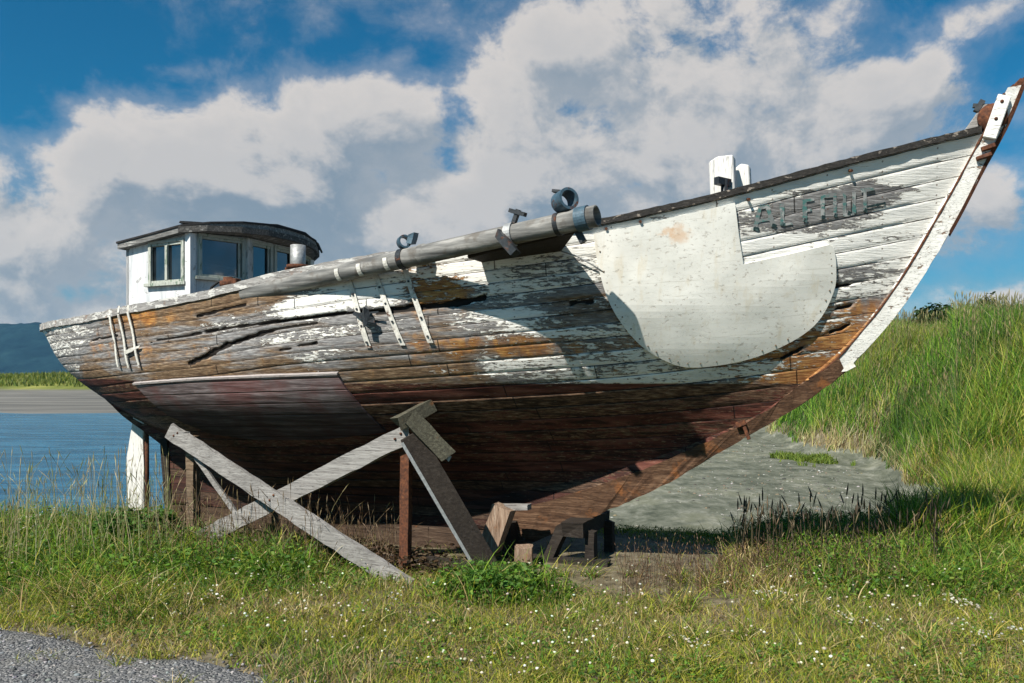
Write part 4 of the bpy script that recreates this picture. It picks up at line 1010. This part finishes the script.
# tussock of arching straw-green blades lower left
cs = [(-3.0, 6.0, 260, .45), (-2.7, 5.75, 200, .4), (-3.55, 6.35, 220, .4), (-2.35, 6.15, 120, .3), (3.1, 5.2, 60, .25), (2.55, 4.9, 50, .25), (1.95, 5.1, 50, .22), (.95, 5.25, 45, .22), (2.3, 4.55, 50, .22), (3.3, 4.8, 60, .24), (4.1, 6.3, 120, .35), (3.2, 6.6, 140, .4), (2.6, 6.9, 120, .35), (-1.6, 5.7, 70, .2)]
for _ in range(110):
    y_ = 4.5+2.6*RS.rand(); x_ = (RS.rand()*1.3-.62)*y_
    if y_ > float(road_edge(np.array(x_)))+.35: cs.append((x_, y_, int(18+40*RS.rand()), .13+.16*RS.rand()))
XX = []; YY = []; HH = []
for cx, cy, k, h in cs:
    sp_ = .16 if k > 60 else .045
    XX.append(RS.normal(cx, sp_, k)); YY.append(RS.normal(cy, sp_*.8, k)); HH.append(h*(.5+.6*RS.rand(k)))
X = np.concatenate(XX); Y = np.concatenate(YY); H = np.concatenate(HH); n = len(X)
blades('grass_tussocks', X, Y, H, .006+.005*RS.rand(n), 1.15, mixtint(n, np.full(n, .4), np.full(n, .25)), M_leaf, dirbias=None, levels=5)

# 3 leafy clover and weeds: small rounded leaves
def leaves(name, X, Y, Z, size, colr, mat, kind='stuff', label=None, cat=None, flat=.6, parent=None, elong=1.):
    n = len(X); u = RS.normal(0, 1, (n, 3)); u[:, 2] *= .35; u /= np.linalg.norm(u, axis=1, keepdims=True)
    nz = np.column_stack([RS.normal(0, flat, n), RS.normal(0, flat, n), np.ones(n)]); v = np.cross(nz, u); v /= np.linalg.norm(v, axis=1, keepdims=True)
    P = np.column_stack([X, Y, Z]); s = np.asarray(size)[:, None]*np.ones((n, 1))
    offs_ = [(-1, 0, 0), (-.35, .5, .12), (.45, .45, .1), (1, 0, -.05), (.45, -.45, .1), (-.35, -.5, .12)]
    nn = np.cross(u, v)
    V = np.stack([P+(u*a*elong+v*b+nn*c)*s for a, b, c in offs_], 1)
    b = (np.arange(n)*6)[:, None]; F = np.concatenate([b+np.array([[0, 1, 2, 3]]), b+np.array([[0, 3, 4, 5]])], 0)
    me = arr_mesh(name, V.reshape(-1, 3), [F]); cc = np.repeat(np.column_stack([colr, np.ones(n)])[:, None], 6, 1)
    a = me.color_attributes.new('tint', 'FLOAT_COLOR', 'POINT'); a.data.foreach_set('color', cc.astype(np.float32).ravel())
    o = link(name, me, mat, parent); 
    return tag(o, label, cat, kind=kind)
n = 90000; X, Y = scatter(n, 4.3, 9.8, -.72, .72, 1.1); lu = lushness(X, Y); pt = fbm(X+9, Y+3, 1.5, 3)
keep = (RS.rand(n) < np.clip((lu*.9+.45*(pt > .55)), 0, 1))*(terrain(X, Y) > -.3)*(~shade(X, Y))*(Y > road_edge(X)+.15); X, Y = X[keep], Y[keep]; n = len(X); lu = lushness(X, Y)
leaves('clover_leaves', X, Y, terrain(X, Y)+.02+RS.rand(n)*(.05+.16*lu), .010+.014*RS.rand(n)*(.6+lu), tint(n, [(.07, .16, .02), (.11, .22, .025), (.05, .11, .02), (.16, .24, .04)]), M_leaf)
# dark dead weeds in the hull's shade
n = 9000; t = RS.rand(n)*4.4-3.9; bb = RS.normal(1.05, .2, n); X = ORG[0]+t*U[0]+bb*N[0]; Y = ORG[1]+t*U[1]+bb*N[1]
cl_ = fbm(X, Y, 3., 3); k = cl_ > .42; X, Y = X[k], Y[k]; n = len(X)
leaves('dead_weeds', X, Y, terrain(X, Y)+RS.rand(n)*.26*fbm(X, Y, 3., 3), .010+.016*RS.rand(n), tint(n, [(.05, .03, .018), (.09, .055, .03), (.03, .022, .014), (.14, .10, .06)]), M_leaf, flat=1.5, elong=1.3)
# brown stalks in front of the stern
def stalks(name, X, Y, H, colr, head, r=.0022, label=None, lean=.12, headr=.008, headlen=.10):
    n = len(X); Z = terrain(X, Y)-.02; ld = RS.rand(n)*2*np.pi; le = lean*RS.randn(n)
    V = []; lv = [0, .35, .7, 1-.0]; 
    P = []
    rad = [1., .85, .6, .5]
    seq = [(0, r), (.35, r*.9), (.7, r*.7), (1-headlen*.9, r*.6)]
    if head: seq += [(1-headlen*.85, headr*.8), (1-headlen*.4, headr), (1., headr*.15)]
    else: seq += [(1., r*.2)]
    m = len(seq); V = np.zeros((n, m, 3, 3), np.float32)
    for k, (t, rr) in enumerate(seq):
        off = le*H*t**2; cx = X+np.cos(ld)*off; cy = Y+np.sin(ld)*off; cz = Z+H*t*(1-.3*abs(le)*t)
        for j in range(3):
            a = j*2.0944; V[:, k, j] = np.stack([cx+rr*np.cos(a), cy+rr*np.sin(a), cz], -1)
    b = (np.arange(n)*m*3)[:, None]; F = []
    for k in range(m-1):
        for j in range(3): F.append(b+np.array([[3*k+j, 3*k+(j+1) % 3, 3*k+3+(j+1) % 3, 3*k+3+j]]))
    me = arr_mesh(name, V.reshape(-1, 3), [np.concatenate(F, 0)])
    cc = np.repeat(np.column_stack([colr, np.ones(n)])[:, None], m*3, 1)
    a = me.color_attributes.new('tint', 'FLOAT_COLOR', 'POINT'); a.data.foreach_set('color', cc.astype(np.float32).ravel())
    return tag(link(name, me, M_leaf), label, kind='stuff')
def cluster(px0, px1, y0, y1, n):
    Y = y0+(y1-y0)*RS.rand(n); px = px0+(px1-px0)*RS.rand(n); return (px-512)/800*Y, Y
X, Y = cluster(-60, 175, 6.9, 9.6, 330); n = len(X)
stalks('seed_stalks', X, Y, .5+.6*RS.rand(n), tint(n, [(.38, .33, .18), (.26, .28, .10), (.50, .44, .28)]), True, .0028, lean=.25, headr=.0045, headlen=.13)
X, Y = cluster(150, 400, 7.1, 8.1, 420); n = len(X)
stalks('dry_stalks', X, Y, .25+.60*RS.rand(n)**1.4*(1-.35*(X > -1.7)), tint(n, [(.26, .18, .10), (.16, .10, .055), (.38, .29, .18)]), True, .0024, lean=.35, headr=.0045, headlen=.14)
X, Y = cluster(735, 945, 7.0, 8.3, 240); n = len(X)
stalks('dark_seed_stalks', X, Y, .25+.45*RS.rand(n), tint(n, [(.06, .045, .03), (.10, .08, .05), (.26, .20, .13)]), True, .003, lean=.18, headr=.009, headlen=.22)
X, Y = cluster(620, 900, 6.4, 7.4, 900); n = len(X)
stalks('brown_stalks', X, Y, .12+.25*RS.rand(n), tint(n, [(.20, .13, .08), (.30, .20, .13), (.14, .08, .05)]), True, .002, lean=.3, headr=.005)
X, Y = scatter(1800, 4.3, 6.6, -.7, .7, 1.); k = (Y > road_edge(X)+.2); X, Y = X[k], Y[k]; n = len(X)
stalks('fine_grass_stalks', X, Y, .12+.16*RS.rand(n), tint(n, STRAW+[(.2, .2, .08)]), True, .0012, lean=.35, headr=.003, headlen=.2)
# grass thatch along the bank edge to the right, in front of the mud
n = 16000; X, Y = scatter(n, 6.4, 9.6, .24, .75, 1., .1); s_, b_ = underboat(X, Y)
k = (RS.rand(n) < .35+.9*(fbm(X, Y, 1.3, 3)-.3))*(terrain(X, Y) > -.5)*(~((b_ < 1.2)*(s_ < 2.0))); X, Y = X[k], Y[k]; n = len(X)
fgr = sstep(X/Y, .36, .48); blades('bank_grass', X, Y, .15+.28*RS.rand(n)*(.5+.6*fgr), .007+.006*RS.rand(n), .8, mixtint(n, .15+.5*fgr, .55-.40*fgr), M_leaf, dirbias=None, levels=4)
n = 26000; X, Y = scatter(n, 8.0, 17., .50, .78, 1.1, .2)
k = (terrain(X, Y) > -.35); X, Y = X[k], Y[k]; n = len(X)
blades('marsh_grass', X, Y, (.35+.45*RS.rand(n)), .010+.010*RS.rand(n), .55, mixtint(n, np.full(n, .55), np.full(n, .14)), M_leaf, dirbias=None, levels=4)

# 4 mound grass
n = 240000; Y = 15+60*RS.rand(n)**1.25; X = .28*Y+RS.rand(n)*(.50*Y+3)
k = (terrain(X, Y) > -.38); X, Y = X[k], Y[k]; n = len(X); zz = terrain(X, Y); pt = fbm(X, Y, .35, 4)
lowedge = 1-sstep(zz, -.3, .25)
fg = np.clip(.68+2.2*(pt-.5)-.6*lowedge, .02, .97); fs = np.clip(.04+1.0*(fbm(X+70, Y, .3, 3)-.45)+.75*lowedge, .02, .9)
blades('mound_grass', X, Y, (.45+.75*RS.rand(n))*(1-.55*lowedge)*(.7+.6*pt), (.010+.016*RS.rand(n))*(.55+Y/38), .55, mixtint(n, np.clip(fg*1.25, 0, .97), fs)*np.array([.85, .95, 1.])*(.35+1.15*fbm(X, Y+X*.3, .9, 4))[:, None], M_leaf, dirbias=.4, levels=3)
n = 2600; Y = 16+26*RS.rand(n); X = .36*Y+RS.rand(n)*(.34*Y+2); k = terrain(X, Y) > .3; X, Y = X[k], Y[k]; n = len(X)
stalks('mound_seed_stalks', X, Y, .8+.6*RS.rand(n), tint(n, [(.42, .36, .18), (.30, .28, .12)]), True, .006, lean=.18, headr=.014, headlen=.16)
# thatch hanging at the foot of the mound
# far shore grass
n = 60000; Y = 112+80*RS.rand(n)**1.2; X = -.72*Y+RS.rand(n)*(.72*Y+60); zt = terrain(X, Y); k = zt > .75+.5*fbm(X, Y, .15, 3); X, Y = X[k], Y[k]; n = len(X)
blades('far_shore_grass', X, Y, .5+.9*RS.rand(n), .12+.12*RS.rand(n), .4, tint(n, [(.17, .20, .04), (.12, .16, .03), (.26, .26, .07), (.08, .12, .03)]), M_leaf, dirbias=None, levels=2)
# small green weed patch on the mud
n = 2500; r = np.sqrt(RS.rand(n)); th = RS.rand(n)*6.283; X = 8.65+r*np.cos(th)*.95; Y = 23.2+r*np.sin(th)*2.1; k = fbm(X, Y, 1.2, 3) > .40+.16*r; X, Y = X[k], Y[k]; n = len(X)
blades('mud_weed', X, Y, .10+.16*RS.rand(n), .03+.03*RS.rand(n), .6, tint(n, [(.15, .20, .03), (.11, .17, .03)]), M_leaf, dirbias=None, levels=2)

# 5 flowers (clover and yarrow heads)
def flowers(name, X, Y, Z, r, colr, sub=1):
    n = len(X); ico = bmesh.new(); bmesh.ops.create_icosphere(ico, subdivisions=sub, radius=1); B = np.array([v.co[:] for v in ico.verts]); F = np.array([[v.index for v in f.verts] for f in ico.faces]); ico.free()
    V = np.column_stack([X, Y, Z])[:, None]+B[None]*np.asarray(r)[:, None, None]*(1+RS.uniform(-.25, .25, (n, len(B), 1)))*np.array([1, 1, .7])
    Fc = (F[None]+(np.arange(n)*len(B))[:, None, None]).reshape(-1, 3); me = arr_mesh(name, V.reshape(-1, 3), [Fc])
    cc = np.repeat(np.column_stack([colr, np.ones(n)])[:, None], len(B), 1)
    a = me.color_attributes.new('tint', 'FLOAT_COLOR', 'POINT'); a.data.foreach_set('color', cc.astype(np.float32).ravel()); return tag(link(name, me, M_leaf), kind='stuff')
n = 900; X, Y = scatter(n, 4.4, 7.0, -.7, .7, 1.1); k = (Y > road_edge(X)+.3)*(RS.rand(n) < .25+.9*(fbm(X, Y, 1., 3) > .5)); X, Y = X[k], Y[k]; n = len(X)
flowers('clover_flowers', X, Y, terrain(X, Y)+.07+.10*RS.rand(n), .006+.007*RS.rand(n), tint(n, [(.70, .68, .60), (.62, .55, .48), (.5, .42, .33), (.78, .77, .74)]))
XX = []; YY = []; ZZ = []
for px, py, d, k in [(27,517,8.6,14),(22,530,8.3,10),(20,545,7.9,6),(98,537,8.0,5),(165,553,7.4,9),(168,580,6.9,9),(207,583,6.8,4),(180,625,5.7,5),(230,540,8.1,26),(215,538,8.2,18),(252,552,7.6,8),(290,542,8.0,10),(300,560,7.2,6),(118,574,7.1,4),(205,608,6.1,5),(270,579,6.9,3),(760,600,6.2,14),(775,593,6.3,10),(955,602,6.1,22),(970,606,6.0,16),(1000,545,8.0,30),(985,548,7.9,22),(850,632,5.5,10),(865,636,5.4,9),(400,585,6.8,8),(398,612,6.1,9),(690,650,5.1,10),(700,656,5.0,10),(980,640,5.3,12),(1005,633,5.4,9)]:
    cx = (px-512)/800*d; cz = CZ+(383-py)/800*d
    XX.append(RS.normal(cx, .035, k)); YY.append(RS.normal(d, .10, k)); ZZ.append(RS.normal(cz, .012, k))
X = np.concatenate(XX); Y = np.concatenate(YY); Z = np.concatenate(ZZ); Z = np.maximum(Z, terrain(X, Y)+.06); n = len(X)
flowers('yarrow_flowers', X, Y, Z, .006+.008*RS.rand(n), tint(n, [(.62, .60, .53), (.5, .48, .42)]))
# 6 gravel stones
n = 14000; X = -7+8.2*RS.rand(n); Y = 3.4+3.4*RS.rand(n)**1.; k = (Y < road_edge(X)+RS.normal(-.02, .07, n)); X, Y = X[k], Y[k]; n = len(X)
ZR = terrain(X, Y)*.6+.028
ico = bmesh.new(); bmesh.ops.create_icosphere(ico, subdivisions=1, radius=1); B = np.array([v.co[:] for v in ico.verts]); F = np.array([[v.index for v in f.verts] for f in ico.faces]); ico.free()
r = .004+.012*RS.rand(n)**2.5; sc = RS.uniform(.6, 1.4, (n, 1, 3))*np.array([1, 1, .6])
V = np.column_stack([X, Y, ZR])[:, None]+B[None]*r[:, None, None]*sc*(1+RS.uniform(-.22, .22, (n, len(B), 1)))
Fc = (F[None]+(np.arange(n)*len(B))[:, None, None]).reshape(-1, 3); me = arr_mesh('gravel_stones', V.reshape(-1, 3), [Fc])
cg = tint(n, [(.14, .142, .15), (.22, .222, .23), (.07, .07, .075), (.28, .27, .26)]); cc = np.repeat(np.column_stack([cg, np.ones(n)])[:, None], len(B), 1)
a = me.color_attributes.new('tint', 'FLOAT_COLOR', 'POINT'); a.data.foreach_set('color', cc.astype(np.float32).ravel())
m = Mat('stone'); tag(link('gravel_stones', me, m.out(m.attr('tint')['Color'], .85)), kind='stuff')

# stones and weed scraps on the mud
n = 5200; Y = 9.5+24*RS.rand(n)**1.5; X = .02*Y+RS.rand(n)*(.42*Y); k = (terrain(X, Y) < -.42)*(fbm(X, Y, .6, 3)+.25*RS.rand(n) > .56); X, Y = X[k], Y[k]; n = len(X)
r = (.010+.028*RS.rand(n)**3); V = np.column_stack([X, Y, terrain(X, Y)])[:, None]+B[None]*r[:, None, None]*RS.uniform(.6, 1.5, (n, 1, 3))*np.array([1, 1, .6])
Fc = (F[None]+(np.arange(n)*len(B))[:, None, None]).reshape(-1, 3); me = arr_mesh('mud_stones', V.reshape(-1, 3), [Fc])
cg = tint(n, [(.10, .10, .09), (.05, .05, .045), (.30, .29, .27), (.16, .13, .09)]); cc = np.repeat(np.column_stack([cg, np.ones(n)])[:, None], len(B), 1)
a = me.color_attributes.new('tint', 'FLOAT_COLOR', 'POINT'); a.data.foreach_set('color', cc.astype(np.float32).ravel())
tag(link('mud_stones', me, m.m), kind='stuff')

# 7 shrubs on top of the mound and a leafy bush by the cradle
def shrub(px, d, r, h, n, label, cols, leaf=.05, name='shrub', group=None):
    X0 = (px-512)/800*d; z0 = float(terrain(np.array(X0), np.array(d)))
    o = empty(name, (X0, d, z0), 0, label, 'shrub' if name == 'shrub' else 'weed', group)
    rr = RS.rand(n)**.45; th = RS.rand(n)*6.283; ph = RS.rand(n)
    X = rr*np.cos(th)*r*(1-.3*ph); Y = rr*np.sin(th)*r*(1-.3*ph); Z = h*(.12+.88*ph)*(.75+.5*vnoise(X, Y, 3./r))
    leaves('foliage', X, Y, Z, leaf*(.6+.8*RS.rand(n)), tint(n, cols), M_leaf, kind=None, parent=o, flat=1.0, elong=1.2)
    mb = MB()
    for k in range(7):
        a = RS.rand()*6.28; mb.tube([Vector((0, 0, -.1)), Vector((r*.3*math.cos(a), r*.3*math.sin(a), h*.45)), Vector((r*.6*math.cos(a), r*.6*math.sin(a), h*.85))], .02, 5, radii=[h*.03, h*.018, h*.006])
    mb.build('stem', M_darkwood, o); return o
DK = [(.03, .06, .018), (.045, .08, .022), (.02, .045, .015)]
shrub(934, 33, 1.0, 1.35, 2400, 'largest dark green shrub on the mound top, just right of the bow', DK, .07)
shrub(986, 31, .4, 1.25, 500, 'narrow dark shrub sticking out of the grass on the mound top', DK, .06)
shrub(1012, 35, .5, 1.1, 400, 'small shrub at the right edge of the mound top', DK, .06)
shrub(497, 6.45, .42, .20, 1700, 'low bright green leafy weed in front of the brown timber chunk', [(.05, .13, .02), (.08, .18, .03), (.11, .20, .04)], .020, 'leafy_weed')
shrub(135, 8.3, .5, .36, 2200, 'broad leafy green clump in front of the white rudder', [(.05, .12, .02), (.08, .16, .03)], .024, 'leafy_weed')

# ------------------------------------------------------------------ haze
mb = MB(); mb.box(Vector((-500, 1300, 94)), (8400, 3000, 192), None); hz = mb.build('haze', None); 
m = Mat('air_haze'); v = m.n('ShaderNodeVolumePrincipled'); m.put(v.inputs['Color'], (.30, .62, 1.)); v.inputs['Density'].default_value = .00006; v.inputs['Anisotropy'].default_value = .0
oo = m.n('ShaderNodeOutputMaterial'); m.t.links.new(v.outputs[0], oo.inputs['Volume']); hz.data.materials.append(m.m); tag(hz, kind='stuff')
HAZE = hz

# ------------------------------------------------------------------ sun and sky
rd_ = Vector((*(.25*U-1.0*N), -1.0)).normalized()     # travel direction of the light
sun = bpy.data.lights.new('sun', 'SUN'); sun.energy = 5.0; sun.angle = R(.55); sun.color = (1., .94, .84)
so = bpy.data.objects.new('sun', sun); C.objects.link(so); so.location = (-5, -5, 12); so.rotation_euler = rd_.to_track_quat('-Z', 'Y').to_euler()
sd_ = -rd_; elev = math.asin(sd_.z); rot = math.atan2(sd_.x, sd_.y)
w = Mat('World', True); scene.world = w.m
sky = w.n('ShaderNodeTexSky', {'sky_type': 'NISHITA', 'sun_disc': False, 'sun_elevation': elev, 'sun_rotation': rot, 'air_density': 1.0, 'dust_density': .6, 'ozone_density': 3.0}).outputs[0]
D = w.vm('NORMALIZE', w.n('ShaderNodeTexCoord').outputs['Generated'], None)
dx_, dy_, dz_ = w.sep(D)
def cloud(vec):
    wr = w.vm('MULTIPLY', w.vm('SUBTRACT', w.noise(vec, 2.2, 4, .55, col=True), (.5, .5, .5)), (.16, .16, .12))
    p = w.vm('ADD', vec, wr); tot = None
    B_ = [(430,235,420,80,.62),(760,130,230,120,.36),(620,90,120,90,.5),(250,160,150,78,1.),(375,120,75,48,.9),(130,180,75,75,.8),(35,250,95,85,.75),(330,250,170,75,.8),(520,150,85,100,1.),(565,50,70,38,.75),(690,165,110,75,.8),(630,215,160,50,.8),(800,130,100,60,.72),(900,90,70,50,.75),(740,40,110,40,.42),(60,350,130,60,.8),(960,215,75,60,.75),(1000,10,60,25,.6),(480,230,90,60,.9),(180,60,45,12,.36),(333,42,22,16,.42),(1010,330,80,40,.7),(1250,150,180,120,.8),(-200,200,160,120,.8),(870,200,80,60,.6)]
    for px, py, rx, ry, a in B_:
        v = Vector(((px-512)/800, 1, (383-py)/800)); ln = v.length; v.normalize()
        q = w.vm('MULTIPLY', w.vm('SUBTRACT', p, tuple(v)), (800/rx*ln, 400/rx*ln, 800/ry*ln)); d = w.vm('LENGTH', q)
        g = w.step(d, 1.55, .1, 0., a); tot = g if tot is None else w.math('MAXIMUM', tot, w.math('MULTIPLY_ADD', w.math('MINIMUM', tot, g), .35, w.math('MAXIMUM', tot, g)))
    # clouds elsewhere in the sky
    els = w.math('MULTIPLY', w.step(dy_, .35, .1), w.step(w.noise(p, 2.2, 3), .52, .68, 0., .15))
    tot = w.math('MAXIMUM', tot, els)
    n = w.noise(w.vm('MULTIPLY', p, (1., 1., 1.35)), 7.5, 11, .62, .1)
    n2 = w.noise(w.vm('MULTIPLY', p, (1., 1., 1.5)), 2.6, 6, .55)
    return w.math('ADD', w.math('MULTIPLY', tot, 1.0), w.math('MULTIPLY', w.math('SUBTRACT', w.math('MULTIPLY_ADD', n, .62, w.math('MULTIPLY', n2, .38)), .5), 3.9))
d0 = cloud(D); d1 = cloud(w.vm('ADD', D, (-.022, 0, .034)))
dens = w.math('MULTIPLY_ADD', w.step(d0, .34, .66), .72, w.math('MULTIPLY', w.step(d0, -.1, .5), .28))
lit = w.step(w.math('SUBTRACT', d0, d1), -.26, .34)
lit = w.math('MULTIPLY_ADD', lit, .72, w.math('MULTIPLY', w.step(d0, 1.25, .35), .28))
core = w.step(d0, .75, 1.5)
ccol = w.mix(lit, (3.1, 4.0, 4.9), (9.2, 8.6, 8.1)); 
skyc = w.mix(1., sky, (.12, .86, 1.10), 'MULTIPLY')
hzn = w.step(dz_, .28, -.02, 0., .55); skyc = w.mix(hzn, skyc, (3.0, 4.6, 5.8))
allc = w.mix(w.math('MULTIPLY', dens, .94), skyc, ccol)
bg = w.n('ShaderNodeBackground', None, Color=allc, Strength=.050)
ow = w.n('ShaderNodeOutputWorld'); w.t.links.new(bg.outputs[0], ow.inputs[0])
w.m.cycles.sampling_method = 'MANUAL'; w.m.cycles.sample_map_resolution = 512
scene.cycles.max_bounces = 6; scene.cycles.transparent_max_bounces = 12; scene.cycles.volume_bounces = 0
scene.cycles.caustics_reflective = False; scene.cycles.caustics_refractive = False
